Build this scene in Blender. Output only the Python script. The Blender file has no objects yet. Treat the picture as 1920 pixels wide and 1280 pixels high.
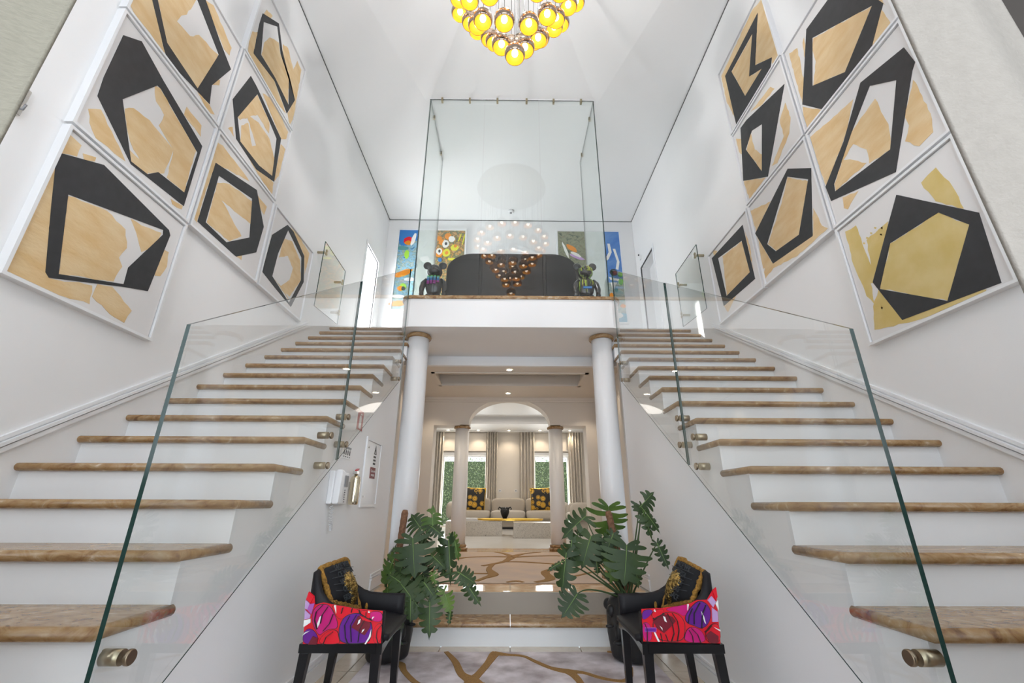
import bpy, bmesh, math, random
from mathutils import Vector, Matrix, noise
from mathutils.geometry import tessellate_polygon
random.seed(7)
S = bpy.context.scene
COL = S.collection
# ---------------------------------------------------------------- camera, world, sun, exposure
F, TH, YAW, ROLL = 813.44, .3569, .0081, .0038
CAM = Vector((-.026, 0, 1.01))
def _rot():
    c, s = math.cos(TH), math.sin(TH)
    A = Matrix(((1, 0, 0), (0, -s, c), (0, c, s)))
    cy, sy = math.cos(YAW), math.sin(YAW)
    A = A @ Matrix(((cy, sy, 0), (-sy, cy, 0), (0, 0, 1))).transposed()
    cr, sr = math.cos(ROLL), math.sin(ROLL)
    return Matrix(((cr, sr, 0), (-sr, cr, 0), (0, 0, 1))) @ A
MR = _rot()                       # rows: right, up, forward
cd = bpy.data.cameras.new('camera'); cam = bpy.data.objects.new('camera', cd); COL.objects.link(cam)
cd.sensor_width = 36; cd.lens = 36 * F / 1920; cd.clip_start = .05; cd.clip_end = 200
R3 = Matrix((MR[0], MR[1], -MR[2])).transposed()
cam.matrix_world = Matrix.Translation(CAM) @ R3.to_4x4()
S.camera = cam
def U(x, y, X=None, Y=None, Z=None):
    d = MR.transposed() @ Vector(((x - 960) / F, (640 - y) / F, 1))
    if X is not None: t = (X - CAM.x) / d.x
    elif Y is not None: t = (Y - CAM.y) / d.y
    else: t = (Z - CAM.z) / d.z
    return CAM + d * t

S.view_settings.view_transform = 'Standard'; S.view_settings.look = 'None'
S.view_settings.gamma = 1; S.view_settings.use_curve_mapping = False
S.view_settings.exposure = 0.95
w = bpy.data.worlds.new('sky'); S.world = w; w.use_nodes = True
bg = w.node_tree.nodes['Background']; bg.inputs[0].default_value = (.80, .90, 1, 1); bg.inputs[1].default_value = 1.3

def light(name, kind, loc, energy, color=(1, 1, 1), size=1, sizey=None, target=None, spot=None, soft=None):
    l = bpy.data.lights.new(name, kind); o = bpy.data.objects.new(name, l); COL.objects.link(o)
    o.location = loc; l.energy = energy; l.color = color
    if kind == 'AREA':
        l.shape = 'RECTANGLE'; l.size = size; l.size_y = sizey or size
    if kind in ('SPOT', 'POINT'): l.shadow_soft_size = soft if soft is not None else .04
    if kind == 'SPOT': l.spot_size = spot or 1.6; l.spot_blend = .6
    if target is not None: o.rotation_euler = (Vector(target) - Vector(loc)).to_track_quat('-Z', 'Y').to_euler()
    return o
sun = light('sun', 'SUN', (-8, 9, 8), 5, (1, .96, .9)); sun.data.angle = .012
sun.rotation_euler = Vector((4.88, -1.75, -1.6)).to_track_quat('-Z', 'Y').to_euler()
light('daylight_entrance', 'AREA', (0, -2.7, 1.7), 45, (.90, .95, 1), 3.0, 2.6, (0, 5, 1.6))
light('daylight_arched_window', 'AREA', (0, .30, 4.25), 4, (.88, .94, 1), 1.7, 1.5, (0, 6, 3.6))
for _s in (-1, 1): light('added_side_fill', 'AREA', (_s * 1.78, .28, 3.0), 4.6, (.90, .95, 1), .75, 3.6, (_s * 1.5, 6, 2.9))  # side fill lights added to brighten the risers, no known source there
light('daylight_left_doorway', 'AREA', (-2.75, 6.6, 4.2), 40, (.92, .96, 1), .8, 1.7, (2, 6.2, 4.2))
light('daylight_garden_window', 'AREA', (-1.4, 14.75, 1.6), 34, (.95, .98, 1), 1.3, 1.9, (0, 8, 1.2))
light('daylight_garden_window', 'AREA', (1.3, 14.75, 1.6), 34, (.95, .98, 1), 1.0, 1.9, (0, 8, 1.2))

# ---------------------------------------------------------------- materials
def mat(name, col, rough=.5, metal=0., noise_amt=0., scale=8., col2=None, bump=0., bscale=60., emit=None, estr=0., coat=0., detail=4., stretch=None, spec=None):
    m = bpy.data.materials.new(name); m.use_nodes = True
    n = m.node_tree.nodes; l = m.node_tree.links; b = n['Principled BSDF']
    b.inputs['Base Color'].default_value = (*col, 1); b.inputs['Roughness'].default_value = rough
    b.inputs['Metallic'].default_value = metal
    if spec is not None: b.inputs['Specular IOR Level'].default_value = spec
    if coat: b.inputs['Coat Weight'].default_value = coat; b.inputs['Coat Roughness'].default_value = .05
    tc = n.new('ShaderNodeTexCoord'); src = tc.outputs['Object']
    if stretch:
        mp = n.new('ShaderNodeMapping'); mp.inputs['Scale'].default_value = stretch; l.new(src, mp.inputs[0]); src = mp.outputs[0]
    if noise_amt or col2:
        t = n.new('ShaderNodeTexNoise'); t.inputs['Scale'].default_value = scale; t.inputs['Detail'].default_value = detail; l.new(src, t.inputs['Vector'])
        r = n.new('ShaderNodeValToRGB'); c2 = col2 or tuple(c * (1 - noise_amt) for c in col)
        r.color_ramp.elements[0].position = .35; r.color_ramp.elements[1].position = .65
        r.color_ramp.elements[0].color = (*c2, 1); r.color_ramp.elements[1].color = (*col, 1)
        l.new(t.outputs['Fac'], r.inputs[0]); l.new(r.outputs[0], b.inputs['Base Color'])
    if bump:
        t2 = n.new('ShaderNodeTexNoise'); t2.inputs['Scale'].default_value = bscale; t2.inputs['Detail'].default_value = 3; l.new(src, t2.inputs['Vector'])
        bp = n.new('ShaderNodeBump'); bp.inputs['Strength'].default_value = bump; bp.inputs['Distance'].default_value = .01
        l.new(t2.outputs['Fac'], bp.inputs['Height']); l.new(bp.outputs[0], b.inputs['Normal'])
    if emit: b.inputs['Emission Color'].default_value = (*emit, 1); b.inputs['Emission Strength'].default_value = estr
    return m
def glass_mat(name, tint, ior=1.5):
    m = bpy.data.materials.new(name); m.use_nodes = True; n = m.node_tree.nodes; l = m.node_tree.links
    n.remove(n['Principled BSDF']); o = n['Material Output']
    t = n.new('ShaderNodeBsdfTransparent'); t.inputs[0].default_value = (*tint, 1)
    g = n.new('ShaderNodeBsdfGlossy'); g.inputs['Roughness'].default_value = 0.0; g.inputs[0].default_value = (1, 1, 1, 1)
    f = n.new('ShaderNodeFresnel'); ge = n.new('ShaderNodeNewGeometry'); mr = n.new('ShaderNodeMapRange')
    mr.inputs['To Min'].default_value = ior; mr.inputs['To Max'].default_value = 1 / ior   # same reflectance from either side of each face
    l.new(ge.outputs['Backfacing'], mr.inputs['Value']); l.new(mr.outputs[0], f.inputs['IOR'])
    x = n.new('ShaderNodeMixShader'); l.new(f.outputs[0], x.inputs[0]); l.new(t.outputs[0], x.inputs[1]); l.new(g.outputs[0], x.inputs[2])
    l.new(x.outputs[0], o.inputs[0]); return m
def marble(name, cols, scale, rough=.22, stretch=None):
    m = bpy.data.materials.new(name); m.use_nodes = True; n = m.node_tree.nodes; l = m.node_tree.links; b = n['Principled BSDF']
    b.inputs['Roughness'].default_value = rough
    tc = n.new('ShaderNodeTexCoord'); src = tc.outputs['Object']
    if stretch:
        mp = n.new('ShaderNodeMapping'); mp.inputs['Scale'].default_value = stretch; l.new(src, mp.inputs[0]); src = mp.outputs[0]
    t = n.new('ShaderNodeTexNoise'); t.inputs['Scale'].default_value = scale; t.inputs['Detail'].default_value = 8; t.inputs['Distortion'].default_value = 1.6
    t.inputs['Roughness'].default_value = .62
    l.new(src, t.inputs['Vector']); r = n.new('ShaderNodeValToRGB'); l.new(t.outputs['Fac'], r.inputs[0])
    r.color_ramp.elements[0].position = .3; r.color_ramp.elements[0].color = (*cols[0], 1)
    r.color_ramp.elements[1].position = .72; r.color_ramp.elements[1].color = (*cols[-1], 1)
    for i, c in enumerate(cols[1:-1]):
        e = r.color_ramp.elements.new(.3 + .42 * (i + 1) / (len(cols) - 1)); e.color = (*c, 1)
    l.new(r.outputs[0], b.inputs['Base Color']); return m
M = {}
M['wall'] = mat('white_wall_paint', (.89, .885, .885), .55, noise_amt=.015, scale=1.5, bump=.03, bscale=120)
M['ceil'] = mat('ceiling_paint', (.90, .90, .90), .6)
M['cream'] = mat('cream_wall_paint', (.76, .71, .65), .6, noise_amt=.02, scale=2)
M['trim'] = mat('white_satin_trim', (.86, .86, .87), .35)
M['gap'] = mat('shadow_gap', (.12, .12, .12), .9)
M['riser'] = mat('white_riser_paint', (.85, .86, .87), .35, noise_amt=.03, scale=3)
M['marble'] = marble('ochre_brown_marble', [(.15, .07, .03), (.27, .15, .065), (.36, .22, .10), (.42, .29, .16), (.66, .54, .42)], 9, .24, (1, 1.5, 1.5))
M['tile'] = marble('beige_floor_tile', [(.50, .42, .33), (.60, .52, .42), (.66, .60, .50)], 3, .22)
M['floorgold'] = marble('honey_marble_floor', [(.42, .22, .09), (.56, .34, .17), (.66, .45, .26), (.74, .58, .40)], 3.5, .08)
M['whitefloor'] = mat('pale_stone_floor', (.80, .78, .74), .12, noise_amt=.04, scale=2)
M['grout'] = mat('grout', (.38, .34, .29), .8)
M['glass'] = glass_mat('clear_glass', (.985, .993, .990))
M['glass_g'] = glass_mat('greenish_glass', (.972, .988, .983))
M['gedge'] = mat('green_glass_edge', (.012, .045, .038), .12)
M['brass'] = mat('aged_brass', (.42, .36, .25), .28, 1.)
M['brass_d'] = mat('dark_bronze', (.30, .24, .17), .3, 1.)
M['chrome'] = mat('brushed_steel', (.62, .60, .57), .2, 1.)
M['steelgold'] = mat('polished_champagne_steel', (.80, .72, .55), .08, 1.)
M['black'] = mat('black_leather', (.010, .009, .011), .5, bump=.05, bscale=200, spec=.25)
M['lacquer'] = mat('black_lacquer', (.006, .006, .007), .18, spec=.35)
M['frame'] = mat('white_picture_frame', (.84, .84, .85), .35)
M['canvas'] = mat('warm_white_canvas', (.78, .76, .75), .7, bump=.05, bscale=300)
M['ochre'] = mat('ochre_brush_paint', (.72, .49, .235), .5, col2=(.79, .60, .35), scale=5, bump=.25, bscale=30, stretch=(1, 1, 2.5))
M['gold'] = mat('mustard_gold_paint', (.66, .49, .16), .4, col2=(.72, .56, .24), scale=6, bump=.3, bscale=25)
M['ink'] = mat('matt_black_paint', (.035, .035, .038), .55, noise_amt=.2, scale=20)
M['curtain_l'] = mat('woven_beige_curtain', (.26, .24, .19), .9, noise_amt=.12, scale=220, bump=.3, bscale=400, stretch=(.3, .3, 1))
M['curtain_r'] = mat('plush_cream_curtain', (.30, .272, .24), .95, noise_amt=.06, scale=60, bump=.25, bscale=180)
M['drape'] = mat('taupe_drape', (.66, .61, .54), .9, noise_amt=.05, scale=20)
M['drape_d'] = mat('dark_brown_lining', (.05, .042, .036), .9)
M['drape_w'] = mat('sheer_white_drape', (.82, .80, .77), .9)
M['sofa'] = mat('taupe_boucle', (.47, .42, .36), .95, bump=.4, bscale=300)
M['leaf'] = mat('monstera_leaf', (.034, .066, .014), .5, col2=(.018, .040, .010), scale=6, spec=.42)
M['leaf_l'] = mat('monstera_leaf_light', (.10, .17, .025), .45, col2=(.05, .10, .018), scale=6, spec=.3)
M['rib'] = mat('leaf_midrib', (.16, .26, .07), .5)
M['stem'] = mat('green_stem', (.06, .10, .035), .5)
M['coir'] = mat('coir_pole', (.26, .13, .07), .95, col2=(.16, .075, .04), scale=60, bump=.8, bscale=90)
M['pot'] = mat('matt_black_pot', (.012, .012, .013), .5, bump=.1, bscale=55)
M['soil'] = mat('soil', (.03, .022, .016), .95)
M['rug'] = mat('mottled_grey_rug', (.74, .69, .72), .95, col2=(.33, .28, .28), scale=4.5, bump=.3, bscale=250, detail=9)
M['rug2'] = mat('mottled_rose_rug', (.60, .47, .36), .95, col2=(.52, .42, .36), scale=3, bump=.3, bscale=250, detail=9)
M['vein'] = mat('golden_rug_pile', (.34, .185, .055), .95, noise_amt=.25, scale=120, bump=.4, bscale=300)
M['plastic'] = mat('white_plastic', (.82, .82, .83), .3)
M['grey'] = mat('grey_plastic', (.25, .25, .26), .4)
M['red'] = mat('red_enamel', (.42, .02, .03), .4)
M['maroon'] = mat('maroon_label', (.22, .04, .04), .5)
M['white'] = mat('white_print', (.85, .85, .84), .5)
M['blackprint'] = mat('black_print', (.02, .02, .02), .5)
M['fringe'] = mat('gold_fringe', (.46, .23, .035), .85, noise_amt=.5, scale=90, bump=1., bscale=160)
M['velvet'] = mat('black_velvet', (.006, .006, .008), .9)
M['velvet_p'] = mat('embossed_black_pile', (.030, .034, .040), .55)
M['sequin'] = mat('gold_sequins', (.62, .42, .13), .25, .9, col2=(.10, .06, .02), scale=70, bump=1., bscale=110)
M['terrazzo'] = mat('terrazzo_block', (.74, .70, .62), .3)
M['goldtray'] = mat('gold_tray', (.80, .52, .10), .18, 1.)
M['hedge'] = mat('hedge_leaf', (.34, .42, .20), .6, col2=(.06, .11, .035), scale=55)
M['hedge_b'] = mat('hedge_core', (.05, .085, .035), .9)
M['grass'] = mat('garden_ground', (.30, .34, .22), .9)
M['globe_in'] = mat('golden_globe_inside', (.84, .44, .020), .45, emit=None)
M['globe_out'] = mat('smoked_mirror_globe', (.42, .33, .26), .12, .85)
M['bulb'] = mat('lit_bulb', (1, 1, 1), .5, emit=(1, .92, .76), estr=5)
M['lit'] = mat('lit_downlight', (1, 1, 1), .5, emit=(1, .88, .68), estr=12)
M['cable'] = mat('black_cable', (.02, .02, .02), .5)
M['console'] = mat('black_console_lacquer', (.012, .012, .014), .35, spec=.3)
M['bear'] = mat('glossy_black_resin', (.010, .010, .012), .12, coat=.6)
for nm, c in dict(p_red=(.72, .005, .02), p_mag=(.55, .005, .17), p_pur=(.13, .008, .26), p_lil=(.52, .33, .62), p_vio=(.42, .10, .45), p_drk=(.16, .008, .02), b_blue=(.03, .20, .55),
                  b_cyan=(.10, .38, .52), b_org=(.80, .27, .01), b_yel=(.75, .72, .04), b_grn=(.08, .45, .10), b_wht=(.85, .84, .80), b_lime=(.35, .65, .06), b_teal=(.10, .30, .30), b_dk=(.03, .04, .045), b_pale=(.62, .70, .68), b_mag=(.35, .03, .28)).items():
    M[nm] = mat('paint_' + nm, c, .35)
# terrazzo speckle
def speckle(m, base, dark, scale, th):
    n = m.node_tree.nodes; l = m.node_tree.links; b = n['Principled BSDF']
    tc = n.new('ShaderNodeTexCoord'); v = n.new('ShaderNodeTexVoronoi'); v.feature = 'DISTANCE_TO_EDGE'; v.inputs['Scale'].default_value = scale
    nz = n.new('ShaderNodeTexNoise'); nz.inputs['Scale'].default_value = scale * .6; l.new(tc.outputs['Object'], nz.inputs['Vector'])
    l.new(nz.outputs['Color'], v.inputs['Vector'])
    r = n.new('ShaderNodeValToRGB'); r.color_ramp.elements[0].position = 0; r.color_ramp.elements[1].position = th
    r.color_ramp.elements[0].color = (*dark, 1); r.color_ramp.elements[1].color = (*base, 1)
    l.new(v.outputs['Distance'], r.inputs[0]); l.new(r.outputs[0], b.inputs['Base Color'])
speckle(M['terrazzo'], (.56, .51, .44), (.16, .13, .10), 9, .035)
def medal(name):
    m = mat(name, (.02, .015, .01), .6); n = m.node_tree.nodes; l = m.node_tree.links; b = n['Principled BSDF']
    tc = n.new('ShaderNodeTexCoord'); v = n.new('ShaderNodeTexVoronoi'); v.inputs['Scale'].default_value = 6.2; v.inputs['Randomness'].default_value = .6
    l.new(tc.outputs['Object'], v.inputs['Vector']); r = n.new('ShaderNodeValToRGB'); r.color_ramp.interpolation = 'CONSTANT'
    e = r.color_ramp.elements; e[0].position = 0; e[0].color = (.75, .40, .02, 1); e[1].position = .16; e[1].color = (.30, .15, .01, 1)
    for p, c in ((.22, (.65, .36, .03, 1)), (.38, (.10, .05, .005, 1)), (.43, (.55, .32, .04, 1)), (.50, (.012, .010, .008, 1))):
        q = e.new(p); q.color = c
    l.new(v.outputs['Distance'], r.inputs[0]); l.new(r.outputs[0], b.inputs['Base Color']); return m
M['medal'] = medal('gold_medallion_print')
def collage(name, cols, scale, seed):
    m = mat(name, cols[0], .35); n = m.node_tree.nodes; l = m.node_tree.links; b = n['Principled BSDF']
    tc = n.new('ShaderNodeTexCoord'); mp = n.new('ShaderNodeMapping'); mp.inputs['Location'].default_value = (seed, seed * 2, seed * .5); l.new(tc.outputs['Object'], mp.inputs[0])
    t = n.new('ShaderNodeTexNoise'); t.inputs['Scale'].default_value = scale; t.inputs['Detail'].default_value = 6; t.inputs['Distortion'].default_value = 2.4; l.new(mp.outputs[0], t.inputs['Vector'])
    r = n.new('ShaderNodeValToRGB'); e = r.color_ramp.elements; r.color_ramp.interpolation = 'B_SPLINE'
    e[0].position = .25; e[0].color = (*cols[0], 1); e[1].position = .75; e[1].color = (*cols[-1], 1)
    for i, c in enumerate(cols[1:-1]): q = e.new(.25 + .5 * (i + 1) / (len(cols) - 1)); q.color = (*c, 1)
    l.new(t.outputs['Fac'], r.inputs[0]); l.new(r.outputs[0], b.inputs['Base Color']); return m
M['col_blue'] = collage('blue_teal_painting', [(.02, .06, .10), (.08, .30, .55), (.35, .55, .65), (.10, .22, .20), (.55, .55, .42), (.05, .30, .60)], 6.5, 1)
M['col_flower'] = collage('busy_flower_painting', [(.04, .07, .04), (.50, .42, .30), (.80, .35, .02), (.16, .16, .10), (.10, .13, .09), (.50, .50, .12), (.55, .58, .55)], 10, 3)
M['col_green'] = collage('dark_green_painting', [(.03, .05, .04), (.10, .13, .09), (.36, .36, .22), (.09, .12, .09), (.50, .33, .14)], 6.5, 5)
M['col_sky'] = collage('sky_blue_painting', [(.05, .16, .50), (.10, .25, .60), (.22, .38, .66)], 1.2, 7)
M['col_pale'] = collage('pale_grey_and_reflection', [(.50, .58, .52), (.66, .72, .66), (.42, .52, .46), (.75, .77, .68)], 3, 9)  # pale tone, also used for the glass reflection painted into the canvases
M['col_teal'] = collage('teal_lower_painting', [(.10, .30, .32), (.25, .45, .45), (.60, .55, .45), (.12, .22, .20), (.55, .65, .70)], 4, 11)

# ---------------------------------------------------------------- mesh builder
W = {}
class MB:
    def __init__(s): s.v = []; s.f = []; s.m = []; s.sm = []
    def add(s, vs, fs, mi=0, smooth=False):
        o = len(s.v); s.v += [Vector(p) for p in vs]; s.f += [tuple(i + o for i in f) for f in fs]; s.m += [mi] * len(fs); s.sm += [smooth] * len(fs); return s
    def box(s, x0, x1, y0, y1, z0, z1, mi=0):
        x0, x1 = sorted((x0, x1)); y0, y1 = sorted((y0, y1)); z0, z1 = sorted((z0, z1))
        return s.add([(x0, y0, z0), (x1, y0, z0), (x1, y1, z0), (x0, y1, z0), (x0, y0, z1), (x1, y0, z1), (x1, y1, z1), (x0, y1, z1)],
                     [(0, 3, 2, 1), (4, 5, 6, 7), (0, 1, 5, 4), (1, 2, 6, 5), (2, 3, 7, 6), (3, 0, 4, 7)], mi)
    def prism(s, pts, axis, a0, a1, mi=0, smi=None, holes=()):
        """pts 2D in the other two axes (X:(y,z) Y:(x,z) Z:(x,y)); extruded a0..a1; caps tessellated"""
        def p3(p, a): return {'X': (a, p[0], p[1]), 'Y': (p[0], a, p[1]), 'Z': (p[0], p[1], a)}[axis]
        loops = [list(pts)] + [list(h) for h in holes]
        flat = [p for L in loops for p in L]; n = len(flat)
        tris = tessellate_polygon([[Vector((p[0], p[1], 0)) for p in L] for L in loops])
        vs = [p3(p, a0) for p in flat] + [p3(p, a1) for p in flat]
        fs = [tuple(t) for t in tris] + [tuple(i + n for i in reversed(t)) for t in tris]
        s.add(vs, fs, mi)
        o = 0; sf = []
        for L in loops:
            k = len(L)
            for i in range(k): j = (i + 1) % k; sf.append((o + i, o + j, o + j + n, o + i + n))
            o += k
        s.add(vs, sf, mi if smi is None else smi); return s
    def tube(s, path, r, n=8, mi=0, closed=False, cap=True):
        path = [Vector(p) for p in path]; K = len(path); rs = r if isinstance(r, (list, tuple)) else [r] * K
        vs = []; up = None
        for i, p in enumerate(path):
            a = path[(i - 1) % K] if (i > 0 or closed) else p; b = path[(i + 1) % K] if (i < K - 1 or closed) else p
            t = (b - a).normalized() if (b - a).length > 1e-9 else Vector((0, 0, 1))
            if up is None: up = t.orthogonal().normalized()
            up = (up - t * up.dot(t)); up = up.normalized() if up.length > 1e-6 else t.orthogonal().normalized()
            q = t.cross(up)
            for k in range(n):
                c = 2 * math.pi * k / n; vs.append(p + (up * math.cos(c) + q * math.sin(c)) * rs[i])
        fs = []
        for i in range(K if closed else K - 1):
            for k in range(n):
                a = i * n + k; b = i * n + (k + 1) % n; c = ((i + 1) % K) * n + (k + 1) % n; d = ((i + 1) % K) * n + k; fs.append((a, b, c, d))
        if cap and not closed: fs += [tuple(reversed(range(n))), tuple(range((K - 1) * n, K * n))]
        return s.add(vs, fs, mi, True)
    def lathe(s, prof, c, n=32, mi=0, axis='Z', cap=True):
        vs = []
        for r, h in prof:
            for k in range(n):
                a = 2 * math.pi * k / n; u, v = r * math.cos(a), r * math.sin(a)
                d = {'Z': (u, v, h), 'X': (h, u, v), 'Y': (u, h, v)}[axis]; vs.append((c[0] + d[0], c[1] + d[1], c[2] + d[2]))
        fs = []
        for i in range(len(prof) - 1):
            for k in range(n): fs.append((i * n + k, i * n + (k + 1) % n, (i + 1) * n + (k + 1) % n, (i + 1) * n + k))
        s.add(vs, fs, mi, True)
        if cap:
            s.add(vs[:n], [tuple(reversed(range(n)))], mi); s.add(vs[-n:], [tuple(range(n))], mi)
        return s
    def ell(s, c, r, nu=20, nv=12, mi=0, fn=None, pw=1.):
        vs = []; fs = []; c = Vector(c)
        def sg(x): return math.copysign(abs(x) ** pw, x)
        for j in range(nv + 1):
            ph = -math.pi / 2 + math.pi * j / nv
            for i in range(nu):
                th = 2 * math.pi * i / nu
                p = Vector((r[0] * sg(math.cos(ph)) * sg(math.cos(th)), r[1] * sg(math.cos(ph)) * sg(math.sin(th)), r[2] * sg(math.sin(ph))))
                if fn: p = fn(p)
                vs.append(c + p)
        for j in range(nv):
            for i in range(nu): fs.append((j * nu + i, j * nu + (i + 1) % nu, (j + 1) * nu + (i + 1) % nu, (j + 1) * nu + i))
        return s.add(vs, fs, mi, True)
    def build(s, name, mats, parent=None, org=None, bevel=0, bseg=2, subd=0):
        if not isinstance(mats, (list, tuple)): mats = [mats]
        if parent is not None: org = W[parent.name]
        elif org is None:
            xs = [p.x for p in s.v]; ys = [p.y for p in s.v]; zs = [p.z for p in s.v]
            org = Vector(((min(xs) + max(xs)) / 2, (min(ys) + max(ys)) / 2, min(zs)))
        org = Vector(org)
        me = bpy.data.meshes.new(name); me.from_pydata([p - org for p in s.v], [], s.f)
        for m_ in mats: me.materials.append(m_)
        me.polygons.foreach_set('material_index', s.m); me.polygons.foreach_set('use_smooth', s.sm); me.update()
        bm = bmesh.new(); bm.from_mesh(me); bmesh.ops.remove_doubles(bm, verts=bm.verts, dist=1e-5); bmesh.ops.recalc_face_normals(bm, faces=bm.faces); bm.to_mesh(me); bm.free()
        o = bpy.data.objects.new(name, me); COL.objects.link(o)
        if parent is not None: o.parent = parent
        else: o.location = org
        W[o.name] = org
        if bevel:
            b = o.modifiers.new('bevel', 'BEVEL'); b.width = bevel; b.segments = bseg; b.limit_method = 'ANGLE'; b.angle_limit = .6; b.harden_normals = False
        if subd: q = o.modifiers.new('sub', 'SUBSURF'); q.levels = subd; q.render_levels = subd
        return o
def thing(name, label, cat, loc, group=None):
    o = bpy.data.objects.new(name, None); COL.objects.link(o); o.location = loc; o['label'] = label; o['category'] = cat; o.empty_display_size = .1
    if group: o['group'] = group
    W[o.name] = Vector(loc); return o
def tag(o, label, cat, group=None):
    o['label'] = label; o['category'] = cat
    if group: o['group'] = group
    return o
def struct(name, b, m, **k):
    o = b.build(name, m, **k); o['kind'] = 'structure'; return o
def text_mesh(parent, name, txt, size, m, origin, xd, yd, extrude=.002, align='CENTER', squash=1.0):
    cu = bpy.data.curves.new(name, 'FONT'); cu.body = txt; cu.size = size; cu.extrude = extrude; cu.align_x = align; cu.align_y = 'CENTER'; cu.resolution_u = 2
    t = bpy.data.objects.new('t', cu); COL.objects.link(t)
    me = bpy.data.meshes.new_from_object(t.evaluated_get(bpy.context.evaluated_depsgraph_get()))
    bpy.data.objects.remove(t); bpy.data.curves.remove(cu)
    xd = Vector(xd).normalized(); yd = Vector(yd).normalized(); zd = xd.cross(yd)
    org = Vector(origin) - W[parent.name]
    for v in me.vertices: p = v.co.copy(); v.co = org + xd * p.x * squash + yd * p.y + zd * p.z
    me.materials.clear(); me.materials.append(m); o = bpy.data.objects.new(name, me); COL.objects.link(o); o.parent = parent; W[o.name] = W[parent.name]; return o

# ================================================================ STRUCTURE
WX, YB, ZC = 2.44, 7.36, 6.36
r_, g_, Y0, ZL = .17, .267, 5.426, 3.23       # rise, run, landing nose, landing height
XT, XG, XW = 1.170, 1.115, 1.185              # tread end, glass plane, lower wall plane
ZF = .32                                     # raised floor
# floors
f = struct('floor', MB().box(-2.6, 2.6, -1.5, 3.875, -.12, -.008), M['grout'], org=(0, 1, 0))
tw = .52
for i in range(-3, 3):
    for j in range(8):
        x0 = i * tw + .004; x1 = (i + 1) * tw - .004; y1 = 3.862 - j * tw; y0 = y1 - tw + .006
        x0 = max(x0, -1.2); x1 = min(x1, 1.2)
        if x1 - x0 > .02: MB().box(x0, x1, y0, y1, -.008, 0).build('tile', M['tile'], f)
f2 = struct('floor', MB().box(-1.6, 1.6, 4.10, 7.78, .16, ZF - .004), M['grout'], org=(0, 5, ZF))
for i in range(-3, 3):
    for j in range(7):
        x0 = i * .53 + .002; x1 = (i + 1) * .53 - .002; y0 = 4.42 + j * .5; y1 = min(y0 + .497, 7.78)
        if y1 > y0: MB().box(max(x0, -1.59), min(x1, 1.59), y0, y1, ZF - .004, ZF).build('tile', M['floorgold'], f2)
struct('floor', MB().box(-4, 4, 7.78, 14.6, .1, ZF + .001), M['whitefloor'], org=(0, 11, ZF))
struct('floor', MB().box(-2.44, 2.44, Y0 + g_, 7.5, 3.1, ZL - .001), M['whitefloor'], org=(0, 6, ZL))
# walls of the tall hall
def wall_side(s):
    d0, d1 = (6.36, 7.02) if s < 0 else (6.42, 7.12)
    b = MB(); a0, a1 = s * WX, s * (WX + .2)
    b.prism([(.1, -.1), (7.6, -.1), (7.6, 6.9), (.1, 6.9)], 'X', a0, a1, holes=[[(d0, ZL), (d1, ZL), (d1, 5.15), (d0, 5.15)]])
    struct('wall_left' if s < 0 else 'wall_right', b, M['wall'])
    c = MB(); w_ = .055
    c.prism([(d0 - w_, ZL), (d0 - w_, 5.15 + w_), (d1 + w_, 5.15 + w_), (d1 + w_, ZL), (d1, ZL), (d1, 5.15), (d0, 5.15), (d0, ZL)], 'X', s * (WX - .012), s * (WX + .02))
    struct('trim_1' if s < 0 else 'trim_2', c, M['trim'])
    # open door leaf and handle inside the doorway
    nm = 'door_1' if s < 0 else 'door_2'
    e = MB().box(s * (WX + .17), s * (WX + .21), d0, d1, ZL, 5.14) if s > 0 else MB().box(-(WX + .20), -(WX + .84), d0 - .045, d0 - .005, ZL, 5.14)
    dd = struct(nm, e, M['trim'])
    h = MB(); hy = d0 + .06; h.tube([(s * (WX + .17), hy, ZL + 1.0), (s * (WX + .12), hy, ZL + 1.0), (s * (WX + .12), hy + .11, ZL + 1.0)], .009); h.build('door_handle', M['chrome'], dd)
for s in (-1, 1): wall_side(s)
struct('wall_back', MB().box(-WX - .2, WX + .2, YB, YB + .18, 2.9, 6.9), M['wall'])
# front wall with tall arched entrance
arc = [(.95 * math.cos(a), 4.2 + .95 * math.sin(a)) for a in [math.pi * k / 20 for k in range(21)]]
struct('wall_front', MB().prism([(-2.64, -.1), (-1.0, -.1), (-1.0, 2.85), (1.0, 2.85), (1.0, -.1), (2.64, -.1), (2.64, 6.9), (-2.64, 6.9)], 'Y', .1, .25, holes=[[(-.95, 3.35), (.95, 3.35)] + arc] + [[(q - .38, 1.1), (q + .38, 1.1), (q + .38, 4.9), (q - .38, 4.9)] for q in (-1.78, 1.78)]), M['wall'])
b = MB(); b.prism([(-.95, 3.35), (.95, 3.35)] + arc, 'Y', .15, .19, holes=[[(x * .93, 4.2 + (z - 4.2) * .93) for x, z in [(-.95, 3.4), (.95, 3.4)] + arc]]); b.box(-.02, .02, .15, .19, 3.38, 5.1); b.box(-.9, .9, .15, .19, 4.18, 4.22)
struct('window_3', b, M['trim'])
for i_, q in enumerate((-1.78, 1.78)):  # invented side openings, added so fill light reaches the stairs
    b = MB(); b.prism([(q - .38, 1.1), (q + .38, 1.1), (q + .38, 4.9), (q - .38, 4.9)], 'Y', .15, .19, holes=[[(q - .33, 1.15), (q + .33, 1.15), (q + .33, 4.85), (q - .33, 4.85)]]); b.box(q - .33, q + .33, .15, .19, 2.98, 3.02)
    struct('window_%d' % (4 + i_), b, M['trim'])
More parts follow.
